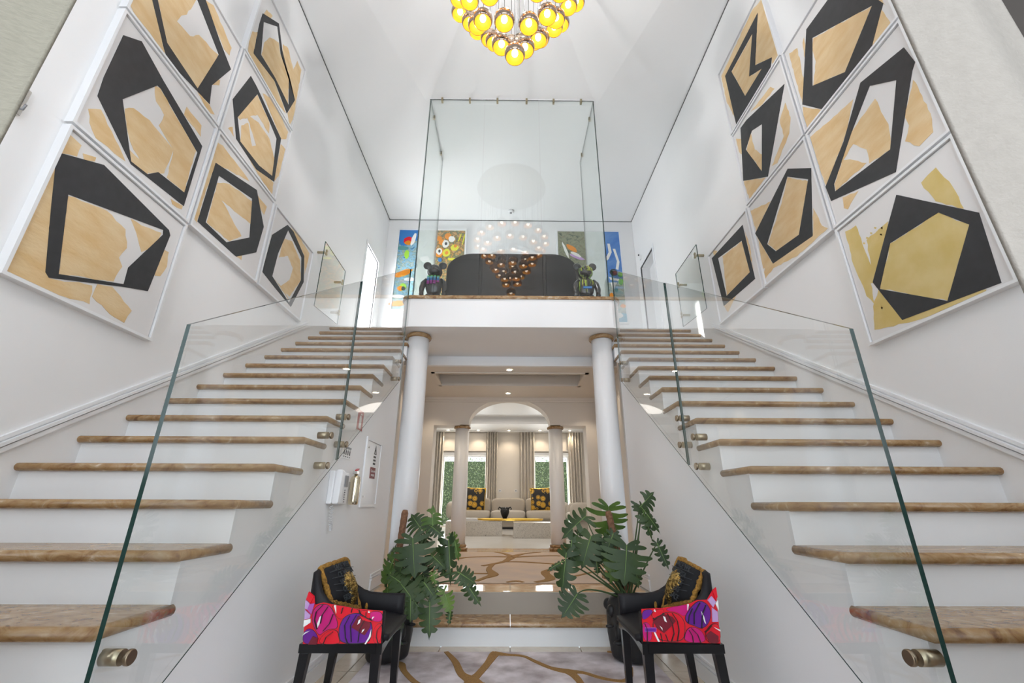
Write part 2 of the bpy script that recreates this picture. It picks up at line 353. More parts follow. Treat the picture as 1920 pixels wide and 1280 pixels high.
b = MB(); b.box(-1.8, -1.65, -2.4, .1, 0, 3.0); b.box(1.65, 1.8, -2.4, .1, 0, 3.0); struct('sky_blocker_walls', b, M['wall']); struct('ceiling', MB().box(-1.8, 1.8, -2.4, .1, 3.0, 3.1), M['wall'])  # unseen porch walls and roof, added to keep sky light off the curtains
# ceiling: flat around, shallow faceted rise over the chandelier
fl = [(-1.2, 4.65), (1.2, 4.65), (2.44, 1.1), (2.44, .25), (-2.44, .25), (-2.44, 1.1)]
b = MB(); b.add([(-2.5, 4.65, ZC), (2.5, 4.65, ZC), (2.5, 7.5, ZC), (-2.5, 7.5, ZC)], [(0, 1, 2, 3)])
b.add([(-1.2, 4.65, ZC), (-2.5, 4.65, ZC), (-2.5, 1.1, ZC), (-2.44, 1.1, ZC)], [(0, 1, 2, 3)]); b.add([(1.2, 4.65, ZC), (2.5, 4.65, ZC), (2.5, 1.1, ZC), (2.44, 1.1, ZC)], [(0, 1, 2, 3)])
ap = (0, 2.4, ZC + .30)
for i in range(6): p, q = fl[i], fl[(i + 1) % 6]; b.add([(*p, ZC), (*q, ZC), ap], [(0, 1, 2)])
b.box(-2.6, 2.6, .1, 7.5, ZC + .42, ZC + .5)
struct('ceiling', b, M['ceil'])
b = MB()
for s in (-1, 1): b.box(s * (WX - .008), s * (WX + .01), .3, YB, ZC - .012, ZC - .002)
b.box(-WX, WX, YB - .008, YB + .01, ZC - .012, ZC - .002); struct('ceiling_shade_strip', b, M['gap'])  # dark strip painting in the shade of the ceiling gap
# dado mouldings climbing with the stairs: three stepped beads
for s in (-1, 1):
    b = MB(); k = r_ / g_
    for dz, h, t in ((.065, .022, .016), (.036, .020, .028), (.0, .027, .020)):
        za = 1.232 + dz - (2.137 - .5) * k * 1.02; ye = 4.80; zb = 1.232 + dz + (ye - 2.137) * k * 1.02
        b.prism([(.5, za), (ye, zb), (ye, zb + h), (.5, za + h)], 'X', s * WX, s * (WX - t))
    b.prism([(.5, 1.232 + .02 - 1.637 * k * 1.02), (4.8, 1.232 + .02 + 2.663 * k * 1.02), (4.8, 1.232 + .07 + 2.663 * k * 1.02), (.5, 1.232 + .07 - 1.637 * k * 1.02)], 'X', s * WX, s * (WX - .008))
    struct('trim_4' if s < 0 else 'trim_5', b, M['trim'])

# ================================================================ STAIRCASES
def bull(pts_y0, y1, z1, t, x0, x1, end_r=True):
    pass
def tread(parent, s, k):
    yn = Y0 - k * g_; z = ZL - k * r_; t = .038; x0, x1 = WX, XT
    yb = yn + g_ + .05
    # rounded nosing profile swept along the front and the open end
    prof = [(t / 2 - t / 2 * math.cos(a), -t / 2 + t / 2 * math.sin(a)) for a in [math.pi / 2 - math.pi * q / 6 for q in range(7)]]
    b = MB(); vs = []; n = len(prof)
    for (o, h) in prof:   # o inset from outer edge
        vs += [(s * x0, yn + o, z + h), (s * (x1 + o), yn + o, z + h), (s * (x1 + o), yb, z + h)]
    fs = []
    for i in range(n - 1):
        for j in range(2): a = i * 3 + j; fs.append((a, a + 1, a + 4, a + 3))
    b.add(vs, fs, 0, True)
    top = [(s * x0, yb, z), vs[0], vs[1], vs[2]]; b.add(top, [(0, 1, 2, 3)])
    L = 3 * (n - 1); bot = [(s * x0, yb, z - t), vs[L], vs[L + 1], vs[L + 2]]; b.add(bot, [(3, 2, 1, 0)])
    b.add([(s * x0, yb, z), vs[2]] + [vs[3 * i + 2] for i in range(1, n)] + [(s * x0, yb, z - t)], [tuple(range(n + 2))])
    b.build('tread', M['marble'], parent)
    MB().box(s * WX, s * (XW - .003), yn + .035, yn + .06, z - r_ - .001, z - t + .002).build('riser', M['riser'], parent)
for s in (-1, 1):
    st = thing('staircase', ('left' if s < 0 else 'right') + ' flight of white stairs with ochre marble treads along the ' + ('left' if s < 0 else 'right') + ' wall', 'staircase', (s * 1.8, 3, 0))
    for k in range(0, 19): tread(st, s, k)
    # stepped side wall behind the glass
    pts = []
    for k in range(18, -1, -1):
        yn = Y0 - k * g_ + .048; pts += [(yn, ZL - (k + 1) * r_ if k < 18 else 0), (yn, ZL - k * r_ - .038)]
    yE = 4.52
    pp = [p for p in pts if p[0] < yE]
    ztop = pp[-1][1]
    pp = pp + [(yE, ztop), (yE, 0)]
    MB().prism(pp, 'X', s * XW, s * (XW + .10)).build('side_wall', M['wall'], st)
    p2 = [p for p in pts if p[0] >= yE]
    MB().prism([(yE, 2.45), (yE, ztop)] + p2 + [(5.6, 3.18), (5.6, 2.86), (5.2, 2.86), (4.9, 2.62)], 'X', s * XW, s * (XW + .10)).build('side_wall', M['wall'], st)
    # corridor baseboards
    b = MB()
    for z0, z1, t in ((0, .075, .012), (.075, .09, .018), (.095, .108, .014), (.113, .125, .010)): b.box(s * XW, s * (XW - t), .62, 3.80, z0, z1)
    struct('baseboard_left' if s < 0 else 'baseboard_right', b, M['trim'])
    b = MB()
    for z0, z1, t in ((0, .075, .012), (.075, .09, .018), (.095, .108, .014), (.113, .125, .010)): b.box(s * XW, s * (XW - t), 4.14, 4.52, ZF + z0, ZF + z1)
    struct('baseboard_left' if s < 0 else 'baseboard_right', b, M['trim'])
# landing nose slab
st = MB().box(-WX, WX, Y0 + g_ - .05, 7.4, 3.05, 3.19); struct('floor', st, M['wall'])

# low entrance steps between the stair walls
es = thing('entrance_steps', 'two low marble steps with white risers between the black planters', 'steps', (0, 4, 0))
for yn, z in ((3.83, .16), (4.13, ZF)):
    for xa, xb in ((-1.14, -.002), (.002, 1.14)):
        yb = yn + (.33 if z < .2 else .285); t = .035
        pr = [(yb, z)] + [(yn + t / 2 - t / 2 * math.cos(a), z - t / 2 + t / 2 * math.sin(a)) for a in [math.pi / 2 - math.pi * q / 6 for q in range(7)]] + [(yb, z - t)]
        MB().prism(pr, 'X', xa, xb).build('tread', M['marble'] if z < .2 else M['floorgold'], es)
    MB().box(-1.14, 1.14, yn + .03, yn + .06, z - .16, z - .034).build('riser', M['riser'], es)

# balcony
bc = thing('balcony', 'white balcony front with rounded corners and a brown marble edge between the stairs', 'balcony', (0, 5, 2.85))
def rr(x, y0, y1, r, n=6):
    p = [(-x, y1)]
    for k in range(n + 1): a = math.pi + math.pi / 2 * k / n; p.append((-x + r + r * math.cos(a), y0 + r + r * math.sin(a)))
    for k in range(n + 1): a = 1.5 * math.pi + math.pi / 2 * k / n; p.append((x - r + r * math.cos(a), y0 + r + r * math.sin(a)))
    return p + [(x, y1)]
MB().prism(rr(1.245, 4.475, 5.53, .13), 'Z', 2.85, 3.192).build('fascia', M['wall'], bc)
b = MB(); b.prism(rr(1.265, 4.455, 5.75, .14), 'Z', 3.192, 3.23); b.build('marble_edge', M['marble'], bc, bevel=.016, bseg=3)
# lower hall ceiling, coffer, mouldings
ZH = 2.715
b = MB(); cx0, cx1, cy0, cy1 = -1.10, 1.09, 5.80, 6.55
b.prism([(-1.6, 5.53), (1.6, 5.53), (1.6, 7.5), (-1.6, 7.5)], 'Z', ZH, ZH + .03, holes=[[(cx0, cy0), (cx1, cy0), (cx1, cy1), (cx0, cy1)]])
b.box(cx0 - .1, cx1 + .1, cy0 - .1, cy1 + .1, ZH + .17, ZH + .19)
for a in ((cx0 - .03, cx0, cy0 - .03, cy1 + .03), (cx1, cx1 + .03, cy0 - .03, cy1 + .03), (cx0, cx1, cy0 - .03, cy0), (cx0, cx1, cy1, cy1 + .03)): b.box(*a, ZH + .03, ZH + .17)
b.box(-1.6, 1.6, 5.535, 5.56, ZH + .03, 2.9)
struct('ceiling', b, M['cream'])
b = MB()
for z0, z1, t in ((ZH + .10, 2.85, .012), (ZH + .045, ZH + .095, .035), (ZH - .003, ZH + .04, .05)): b.box(-1.45, 1.45, 5.53 - t, 5.535, z0, z1)
struct('trim_6', b, M['trim'])
b = MB()
for q, (t, z0, z1) in enumerate(((.05, ZH - .012, ZH + .02), (.025, ZH + .02, ZH + .05))):
    for a in ((cx0 - .0, cx0 + t, cy0, cy1), (cx1 - t, cx1, cy0, cy1), (cx0, cx1, cy0, cy0 + t), (cx0, cx1, cy1 - t, cy1)): b.box(*a, z0, z1)
struct('trim_7', b, M['cream'])
b = MB()
for z0, z1, t in ((ZH - .05, ZH, .04), (ZH - .075, ZH - .05, .018)): b.box(-1.5, 1.5, 7.36 - t, 7.37, z0, z1)
struct('trim_8', b, M['cream'])
for s in (-1, 1):
    struct('wall_hall_left' if s < 0 else 'wall_hall_right', MB().box(s * 1.48, s * 1.62, 5.05, 7.46, ZF - .02, 2.85), M['cream'])
    struct('wall_return_left' if s < 0 else 'wall_return_right', MB().box(s * (XW + .11), s * 1.62, 4.98, 5.05, 0, 2.8), M['cream'])
# arch wall with wide opening carried on two columns
ax, az = .69, 2.255
arch = [(-.005 - ax * math.cos(math.pi * k / 28), az + .445 * math.sin(math.pi * k / 28)) for k in range(29)]
outline = [(-4, ZF)] + [(-1.28, ZF), (-1.28, az - .012), (-.84, az - .012), (-.84, az), (-ax, az)] + arch[1:-1] + [(ax, az), (.86, az), (.86, az - .012), (1.29, az - .012), (1.29, ZF), (4, ZF), (4, 3.4), (-4, 3.4)]
struct('wall_arch', MB().prism(outline, 'Y', 7.37, 7.68), M['cream'])
# back living room shell
struct('wall_lounge_left', MB().box(-3.7, -3.6, 7.68, 14.5, 0, 3.6), M['cream'])
struct('wall_lounge_right', MB().box(3.6, 3.7, 7.68, 14.5, 0, 3.6), M['cream'])
wl = [(-2.12, -.70), (.80, 1.92)]
struct('wall_lounge_back', MB().prism([(-3.7, 0), (3.7, 0), (3.7, 3.6), (-3.7, 3.6)], 'Y', 14.4, 14.6, holes=[[(a, .36), (c, .36), (c, 2.50), (a, 2.50)] for a, c in wl]), M['cream'])
b = MB(); b.prism([(-3.6, 7.68), (3.6, 7.68), (3.6, 14.4), (-3.6, 14.4)], 'Z', 3.20, 3.24, holes=[[(-3.1, 8.2), (3.1, 8.2), (3.1, 12.9), (-3.1, 12.9)]])
b.box(-3.2, 3.2, 8.1, 13, 3.42, 3.46)
for a in ((-3.14, -3.1, 8.16, 12.94), (3.1, 3.14, 8.16, 12.94), (-3.1, 3.1, 8.16, 8.2), (-3.1, 3.1, 12.9, 12.94)): b.box(*a, 3.24, 3.42)
struct('ceiling', b, M['trim'])
b = MB(); b.box(-3.6, 3.6, 12.84, 12.9, 3.20, 3.27); b.box(-3.6, 3.6, 12.87, 12.9, 3.27, 3.34); struct('trim_9', b, M['trim'])
for i, (a, c) in enumerate(wl):
    b = MB(); t = .05
    b.prism([(a, .36), (c, .36), (c, 2.5), (a, 2.5)], 'Y', 14.44, 14.50, holes=[[(a + t, .41), (c - t, .41), (c - t, 2.40), (a + t, 2.40)]])
    b.box(a, c, 14.36, 14.46, 2.44, 2.54)
    o = struct('window_%d' % (i + 1), b, M['trim'])
    MB().box(a + t, c - t, 14.465, 14.475, .41, 2.40).build('pane', M['glass'], o)
    b = MB(); b.box(a - .05, c + .05, 14.33, 14.36, 2.62, 3.16); b.box(a - .05, c + .05, 14.30, 14.36, 2.58, 2.62)
    tag(b.build('roman_blind', M['cream']), 'raised cream blind above the ' + ('left' if i == 0 else 'right') + ' garden window', 'blind')
# threshold strip and garden
struct('floor', MB().box(-1.28, 1.29, 7.70, 7.79, .2, ZF + .003), M['floorgold'])
tag(MB().box(-9, 9, 14.6, 24, .0, .16).build('garden_ground', M['grass']), 'pale ground outside beyond the lounge windows', 'ground')['kind'] = 'structure'
h = thing('hedge', 'tall clipped green hedge outside the lounge windows', 'hedge', (0, 17.3, .16))
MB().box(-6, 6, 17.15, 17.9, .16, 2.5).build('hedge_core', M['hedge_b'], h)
b = MB()
for i in range(9000):
    x = random.uniform(-4.4, 4.4); z = random.uniform(.16, 2.62); y = 17.12 + random.uniform(-.14, .1)
    c = Vector((x, y, z)); d = Vector((random.uniform(-1, 1), random.uniform(-.5, .2), random.uniform(-1, 1))).normalized(); e = d.cross(Vector((random.uniform(-.5, .5), -1, random.uniform(-.2, .8)))).normalized()
    L = random.uniform(.035, .07); b.add([c, c + d * L * .5 + e * L * .3, c + d * L, c + d * L * .5 - e * L * .3], [(0, 1, 2, 3)])
o = b.build('hedge_leaves', M['hedge'], h); o['kind'] = 'stuff'
MB().box(-4.6, 4.6, 18.2, 18.3, .16, 2.7)

# ================================================================ COLUMNS
def column(x, y, z0, z1, r, label, base=True):
    c = thing('column', label, 'column', (x, y, z0))
    hb = .085 if base else 0
    MB().lathe([(r, z0 + hb), (r * 1.01, z0 + (z1 - z0) * .35), (r * .97, z1 - .04)], (x, y, 0), 40).build('shaft', M['trim'], c)
    MB().lathe([(r * .97, z1 - .05), (r * 1.16, z1 - .045), (r * 1.2, z1 - .03), (r * 1.16, z1 - .012), (r * 1.08, z1 - .001)], (x, y, 0), 40).build('capital_ring', M['marble'], c)
    for a, q in ((z0, 1.32), (z0 + .045, 1.18)):
        MB().lathe([(r * (q - .08), a), (r * q, a + .012), (r * q, a + .032), (r * (q - .08), a + .045)], (x, y, 0), 40).build('base_ring', M['marble'], c)
column(-1.077, 4.76, ZF, 2.85, .122, 'large white round column under the left end of the balcony')
column(1.064, 4.77, ZF, 2.85, .122, 'large white round column under the right end of the balcony')
column(-.812, 7.53, ZF, 2.25, .120, 'slim white column carrying the left side of the arch')
column(.785, 7.53, ZF, 2.25, .120, 'slim white column carrying the right side of the arch')

# ================================================================ GLASS
def pane(parent, pts, axis, a0, a1, mg='glass', foot=False):
    b = MB(); b.prism(pts, axis, a0, a1, 0, 1)
    if foot:                                   # polished clear lower edge (first side face), thin seal line only
        n_caps = len(b.f) - len(pts); b.m[n_caps] = 0
        (y0, z0), (y1, z1) = pts[0], pts[1]; b.prism([(y0, z0), (y1, z1), (y1, z1 + .003), (y0, z0 + .003)], axis, a0 - (a1 - a0) * .05, a0 + (a1 - a0) * .1, 1)
    return b.build('glass_pane', [M[mg], M['gedge']], parent)
for s in (-1, 1):
    gr = thing('glass_balustrade', 'frameless glass balustrade on the ' + ('left' if s < 0 else 'right') + ' staircase, held by round brass standoffs', 'balustrade', (s * XG, 3, .3))
    tp = lambda x, y: (lambda v: (v.y, v.z))(U(x, y, X=s * XG))
    if s < 0: A, B, C = tp(358, 608), tp(680, 527), (4.24, 3.40)
    else: A, B, C = tp(1592, 616), tp(1244, 530), (4.24, 3.40)
    k = (B[1] - A[1]) / (B[0] - A[0]); C = (4.26, B[1] + k * (4.26 - B[0])); zl = lambda y: .482 + (y - 1.69) * .662
    pane(gr, [(A[0], zl(A[0])), (B[0] - .005, zl(B[0] - .005)), (B[0] - .005, B[1] - .003), A], 'X', s * XG, s * (XG + .014), foot=True)
    pane(gr, [(B[0] + .005, zl(B[0] + .005)), (C[0], zl(C[0])), C, (B[0] + .005, B[1])], 'X', s * XG, s * (XG + .014), foot=True)
    P_ = [(246, 1232), (623, 816), (616, 872.5), (655, 781.6), (651, 832.8), (752, 677.6), (749, 710)] if s < 0 else [(1703, 1233), (1298, 819), (1304, 874), (1268, 784), (1273, 833.6), (1162, 680), (1165, 712)]
    for x, y in P_:
        q = U(x, y, X=s * (XG - .012)); rr_ = .021
        so = MB().lathe([(rr_, 0), (rr_, .060)], (0, 0, 0), 20, axis='X'); 
        for v in so.v: v.x = s * (XG + .013 + v.x); v.y += q.y; v.z += q.z
        so_ = so.build('standoff', M['brass'], gr)
        cp = MB().lathe([(rr_ * .92, 0), (rr_, .002), (rr_, .010), (rr_ * .9, .013)], (0, 0, 0), 20, axis='X')
        for v in cp.v: v.x = s * (XG - .001 - v.x); v.y += q.y; v.z += q.z
        cp.build('standoff_cap', M['brass_d'], so_)
sc = thing('glass_screen', 'full height glass screen enclosing the balcony front below the ceiling', 'glass screen', (0, 4.8, 3.23))
for xa, xb in ((-1.155, -.385), (-.380, .372), (.377, 1.15)): pane(sc, [(xa, 3.231), (xb, 3.231), (xb, 6.345), (xa, 6.345)], 'Y', 4.55, 4.562, 'glass_g')
for s in (-1, 1): pane(sc, [(4.565, 3.231), (5.73, 3.231), (5.73, 6.345), (4.565, 6.345)], 'X', s * 1.153, s * 1.141, 'glass_g')
for x in (831, 882, 933, 987, 1037, 1088):
    q = U(x, 197, Z=6.33); MB().box(q.x - .013, q.x + .013, 4.53, 4.58, 6.30, 6.358).build('clip', M['brass'], sc)
for s in (-1, 1):
    for y in (4.85, 5.55): MB().box(s * 1.13, s * 1.165, y - .015, y + .015, 6.30, 6.358).build('clip', M['brass'], sc)
MB().box(-1.16, 1.16, 4.55, 4.565, 6.345, 6.358).build('top_channel', M['trim'], sc)
for s in (-1, 1):
    gt = thing('glass_gate', 'small clear glass stair gate folded against the ' + ('left' if s < 0 else 'right') + ' wall at the top of the stairs', 'gate', (s * 2.33, 5, 3.2))
    ya, yb, za, zb = 4.70, 5.42, 3.20, 4.09
    pane(gt, [(ya, za), (yb, 3.26), (yb, 4.07), (ya, zb)], 'X', s * 2.335, s * 2.345)
    for y, z in ((ya + .05, zb - .13), (yb - .07, 3.86), (yb - .03, 3.42)):
        h = MB()
        for dz in (-.022, .022): h.lathe([(.02, 0), (.02, .012)], (0, 0, 0), 14, axis='X')
        n_ = len(h.v) // 2
        for i, v in enumerate(h.v): v.x = s * (2.332 - v.x); v.y += y; v.z += z + (-.022 if i < n_ else .022)
        h.box(s * 2.345, s * 2.44, y - .012, y + .012, z - .012, z + .012); h.build('hinge', M['brass'], gt)

# ================================================================ ARTWORKS ON THE SIDE WALLS
def clip(poly, y0, y1, z0, z1):
    def cut(p, ins, inter):
        o = []
        for i in range(len(p)):
            a, b = p[i - 1], p[i]
            if ins(b):
                if not ins(a): o.append(inter(a, b))
                o.append(b)
            elif ins(a): o.append(inter(a, b))
        return o
    def ix(v): return lambda a, b: (v, a[1] + (b[1] - a[1]) * (v - a[0]) / (b[0] - a[0]))
    def iz(v): return lambda a, b: (a[0] + (b[0] - a[0]) * (v - a[1]) / (b[1] - a[1]), v)
    for ins, it in ((lambda p: p[0] >= y0, ix(y0)), (lambda p: p[0] <= y1, ix(y1)), (lambda p: p[1] >= z0, iz(z0)), (lambda p: p[1] <= z1, iz(z1))):
        poly = cut(poly, ins, it)
        if len(poly) < 3: return []
    return poly
def rough_edge(p, amp=.004, step=.035):
    o = []
    for i in range(len(p)):
        a = Vector(p[i]); b = Vector(p[(i + 1) % len(p)]); L = (b - a).length; n = max(1, int(L / step)); nn = Vector((-(b - a).y, (b - a).x)).normalized() if L > 1e-6 else Vector((0, 0))
        for k in range(n): q = a.lerp(b, k / n) + (nn * random.uniform(-amp, amp) if k else Vector((0, 0))); o.append((q.x, q.y))
    return o
def artwork(s, c, r, label, outer, inner, ochres, om='ochre', fills=()):
    ox = 0 if s < 0 else 1280
    y0 = (1.805, 2.735, 3.668)[c]; z0 = (2.008, 2.938, 3.868, 4.798)[r]; wd = .912
    t = thing('framed_painting', label, 'painting', (s * WX, y0 + wd / 2, z0), 'abstract black and ochre paintings on the ' + ('left' if s < 0 else 'right') + ' wall')
    y1, z1 = y0 + wd, z0 + wd; f_ = .017
    MB().prism([(y0, z0), (y1, z0), (y1, z1), (y0, z1)], 'X', s * WX, s * (WX - .048), holes=[[(y0 + f_, z0 + f_), (y1 - f_, z0 + f_), (y1 - f_, z1 - f_), (y0 + f_, z1 - f_)]]).build('frame', M['frame'], t)
    XC = WX - .034
    MB().box(s * WX, s * XC, y0 + f_ + .006, y1 - f_ - .006, z0 + f_ + .006, z1 - f_ - .006).build('canvas', M['canvas'], t)
    cv = lambda pts: [(lambda q: (q.y, q.z))(U(ox + x / 2, y / 2, X=s * XC)) for x, y in pts]
    R = (y0 + f_ + .008, y1 - f_ - .008, z0 + f_ + .008, z1 - f_ - .008)
    b = MB()
    for i, o in enumerate(ochres):
        p = clip(rough_edge(cv(o), .006), *R)
        if p: b.prism(p, 'X', s * (XC - .0001), s * (XC - .0012 - .0003 * (i % 3)))
    if b.v: b.build('ochre_brushwork', M[om], t)
    po = clip(cv(outer), *R); pi = clip(cv(inner), *R)
    b = MB(); b.prism(po, 'X', s * (XC - .0001), s * (XC - .0035), holes=[pi] if pi else []); b.build('black_shape', M['ink'], t)
L_ = -1
artwork(L_, 0, 0, 'largest lowest painting on the left wall nearest the camera, black ring on ochre', [(212, 570), (388, 618), (608, 838), (632, 862), (637, 882), (553, 1091), (460, 1075), (182, 1041), (169, 1020), (190, 780)], [(254, 728), (612, 862), (610, 880), (480, 1003), (463, 1065), (218, 1027)],
        [[(215, 478), (245, 488), (305, 545), (288, 587), (214, 572), (200, 700), (170, 1015), (184, 1043), (345, 1070), (335, 1140), (240, 1112), (0, 1040), (-40, 1020), (100, 730)], [(256, 735), (350, 770), (400, 790), (470, 860), (475, 930), (445, 965), (458, 1000), (425, 1055), (218, 1027), (240, 850)],
         [(365, 1065), (420, 1075), (493, 1165), (465, 1210), (430, 1190), (345, 1112)], [(490, 820), (530, 845), (605, 872), (570, 930), (530, 945), (510, 870)], [(612, 935), (632, 945), (625, 1000), (600, 1035), (580, 1033)], [(310, 575), (360, 590), (355, 605), (315, 600)]])
artwork(L_, 0, 1, 'left wall painting in the front column, middle one, thick black wedge ring', [(462, 132), (530, 155), (610, 300), (757, 548), (688, 772), (490, 615), (365, 360), (388, 290)], [(458, 372), (590, 320), (604, 335), (740, 572), (690, 722), (592, 645), (552, 653), (490, 605)],
        [[(330, 408), (378, 410), (430, 520), (470, 605), (360, 520), (335, 460)], [(468, 408), (500, 405), (560, 450), (650, 560), (615, 650), (560, 650), (500, 560), (480, 500)], [(484, 560), (560, 640), (552, 653), (488, 603)], [(580, 320), (600, 330), (735, 565), (690, 722), (625, 665), (650, 560), (595, 470), (615, 430), (585, 380)], [(700, 400), (755, 470), (752, 512), (690, 430)], [(640, 745), (685, 772), (680, 785), (645, 765)]])
artwork(L_, 0, 2, 'left wall painting in the front column, top one cut off by the frame edge', [(570, 0), (560, -70), (690, -160), (770, 0), (822, 150), (865, 260), (793, 320), (785, 390), (628, 225), (615, 185)], [(590, 0), (585, -40), (680, -95), (740, 0), (820, 205), (740, 332), (625, 160)],
        [[(480, 0), (400, -120), (560, -60), (575, 0), (620, 215), (560, 120), (500, 45)], [(592, 0), (590, -60), (680, -90), (735, 0), (700, 55), (680, 58), (663, 80), (712, 135), (745, 130), (800, 190), (818, 205), (790, 270), (740, 332), (625, 160)], [(770, 0), (800, 20), (868, 180), (860, 208), (840, 185)], [(740, 345), (785, 392), (805, 430), (780, 420)], [(800, 290), (825, 300), (822, 320), (795, 318)]])
artwork(L_, 1, 1, 'left wall painting in the middle column, lowest, black hexagon ring with blot', [(808, 610), (962, 712), (988, 850), (960, 946), (885, 962), (740, 830)], [(820, 658), (945, 745), (935, 890), (848, 908), (770, 833)],
        [[(800, 520), (835, 545), (885, 610), (935, 680), (810, 612), (770, 720), (738, 835), (728, 820), (760, 690)], [(815, 685), (860, 690), (945, 755), (940, 840), (890, 800), (830, 750), (905, 885), (860, 905), (775, 833)], [(965, 730), (1000, 775), (990, 805), (975, 780)], [(885, 962), (908, 952), (905, 975)]])
artwork(L_, 1, 2, 'left wall painting in the middle column, second from the top, black ring', [(940, 285), (962, 325), (1053, 520), (1027, 681), (960, 635), (885, 520), (872, 372)], [(965, 352), (1010, 455), (1037, 520), (1020, 660), (970, 620), (900, 530), (890, 440)],
        [[(925, 385), (965, 355), (1010, 460), (1008, 500), (965, 430), (900, 450), (892, 440)], [(925, 430), (970, 460), (1010, 520), (1030, 600), (1020, 660), (970, 620), (900, 530), (905, 470), (930, 460), (945, 548), (960, 545)], [(985, 350), (1020, 370), (1080, 495), (1072, 522), (1055, 522)], [(1053, 540), (1070, 560), (1045, 660), (1027, 680)], [(855, 480), (872, 475), (876, 512)], [(895, 530), (980, 640), (1025, 685), (1020, 730), (960, 640)]])
artwork(L_, 1, 3, 'left wall painting in the middle column, highest, narrow twisted black ring', [(985, 50), (1045, 88), (1058, 190), (1105, 375), (1075, 425), (1030, 305), (950, 200), (972, 90)], [(988, 82), (1040, 100), (1052, 200), (1083, 280), (1082, 395), (1030, 290), (978, 205)],
        [[(990, 160), (1012, 140), (1045, 160), (1050, 200), (1083, 290), (1080, 390), (1030, 290), (980, 205)], [(1000, 36), (1022, 60), (1012, 70), (990, 52)], [(940, 120), (965, 120), (950, 200), (1025, 295), (1072, 425), (1000, 335), (930, 195)], [(1060, 165), (1080, 180), (1100, 262), (1115, 228), (1130, 262), (1100, 445), (1085, 470), (1078, 425), (1105, 375), (1062, 230)]])
artwork(L_, 2, 1, 'left wall painting at the far end behind the balustrade top, pale ochre', [(1078, 843), (1100, 868), (1140, 960), (1138, 1057), (1090, 1150), (1030, 1078), (983, 1018), (1020, 880)], [(1080, 862), (1130, 965), (1128, 1050), (1083, 1135), (1020, 1035), (1042, 950)],
        [[(1065, 895), (1095, 905), (1125, 975), (1127, 1050), (1085, 1112), (1050, 1075), (1085, 1050), (1098, 1005), (1080, 960), (1045, 965)], [(1085, 850), (1110, 870), (1160, 950), (1142, 1030), (1140, 955)], [(1020, 1040), (1060, 1080), (1085, 1130), (1040, 1060)]])
R_ = 1
artwork(R_, 0, 0, 'lowest nearest painting on the right wall, black block over mustard gold', [(803, 730), (1112, 797), (1196, 1060), (825, 1199), (714, 1058), (770, 850)], [(960, 796), (1077, 842), (995, 1128), (740, 1083), (778, 912)],
        [[(610, 868), (650, 845), (700, 980), (740, 1050), (705, 1062), (720, 1140), (690, 1110), (640, 990)], [(735, 1085), (825, 1200), (1090, 1092), (1140, 1085), (1130, 1105), (870, 1203), (720, 1236), (715, 1150)], [(895, 685), (950, 628), (1000, 680), (1055, 782), (950, 755)], [(960, 797), (1076, 843), (994, 1127), (741, 1082), (779, 913)], [(690, 900), (770, 830), (765, 900), (715, 1050)]] + [[(a, b_), (a + 7, b_ + 2), (a + 5, b_ + 8), (a - 2, b_ + 6)] for a, b_ in [(720, 850), (735, 862), (705, 870), (690, 888), (730, 885), (745, 850), (712, 900), (678, 908), (742, 875), (720, 1160), (735, 1175), (745, 1150), (728, 1145)]], 'gold')
artwork(R_, 0, 1, 'right wall painting in the front column, middle one, tilted black parallelogram', [(830, 178), (872, 232), (862, 265), (800, 645), (558, 753), (537, 700), (605, 530), (668, 310)], [(702, 322), (803, 300), (780, 560), (572, 718), (568, 690), (640, 480)],
        [[(478, 515), (640, 372), (612, 500), (540, 700), (520, 650)], [(700, 400), (722, 370), (772, 465), (782, 560), (700, 612), (690, 560), (640, 540), (590, 620), (630, 500), (655, 465)], [(865, 300), (930, 425), (940, 495), (888, 548), (835, 530), (850, 470), (835, 440)], [(600, 740), (660, 715), (620, 785), (605, 780)], [(600, 600), (640, 600), (690, 610), (575, 715), (570, 690)]])
artwork(R_, 0, 2, 'right wall painting in the front column, topmost, bold black ring', [(545, 0), (560, -40), (650, -60), (753, 12), (700, 215), (532, 412), (450, 392), (465, 110)], [(487, 142), (712, 20), (610, 270), (487, 322)],
        [[(490, 143), (710, 22), (610, 270), (490, 322), (500, 230), (488, 190)], [(745, 35), (782, 90), (775, 130), (715, 200), (700, 215)], [(400, 200), (430, 180), (458, 320), (450, 390), (425, 300)], [(450, 400), (532, 412), (475, 492), (460, 460)], [(455, 140), (465, 180), (460, 240), (450, 160)], [(640, -60), (720, -60), (760, 20), (740, 5)]])
artwork(R_, 1, 1, 'right wall painting in the middle column, lowest, slanted black ring', [(395, 632), (482, 630), (488, 885), (340, 988), (273, 875), (350, 720)], [(393, 662), (472, 672), (437, 880), (350, 942), (317, 915)],
        [[(393, 665), (470, 680), (437, 880), (352, 940), (320, 915), (372, 760)], [(255, 790), (330, 755), (273, 875), (335, 985), (300, 1010), (285, 900)], [(490, 780), (522, 845), (545, 855), (430, 960), (340, 1005), (300, 1060), (310, 1000), (488, 885)]])
artwork(R_, 1, 2, 'right wall painting in the middle column, second from the top, black wedge', [(382, 315), (320, 662), (228, 678), (218, 480), (240, 450)], [(298, 465), (298, 643), (237, 560), (260, 490)],
        [[(330, 325), (345, 332), (300, 390), (255, 420)], [(298, 580), (297, 640), (240, 565), (255, 495), (270, 560)], [(385, 385), (405, 440), (400, 500), (355, 612), (335, 622), (380, 510), (365, 450)], [(230, 680), (312, 665), (250, 745)], [(200, 520), (222, 520), (225, 580), (212, 570)]])
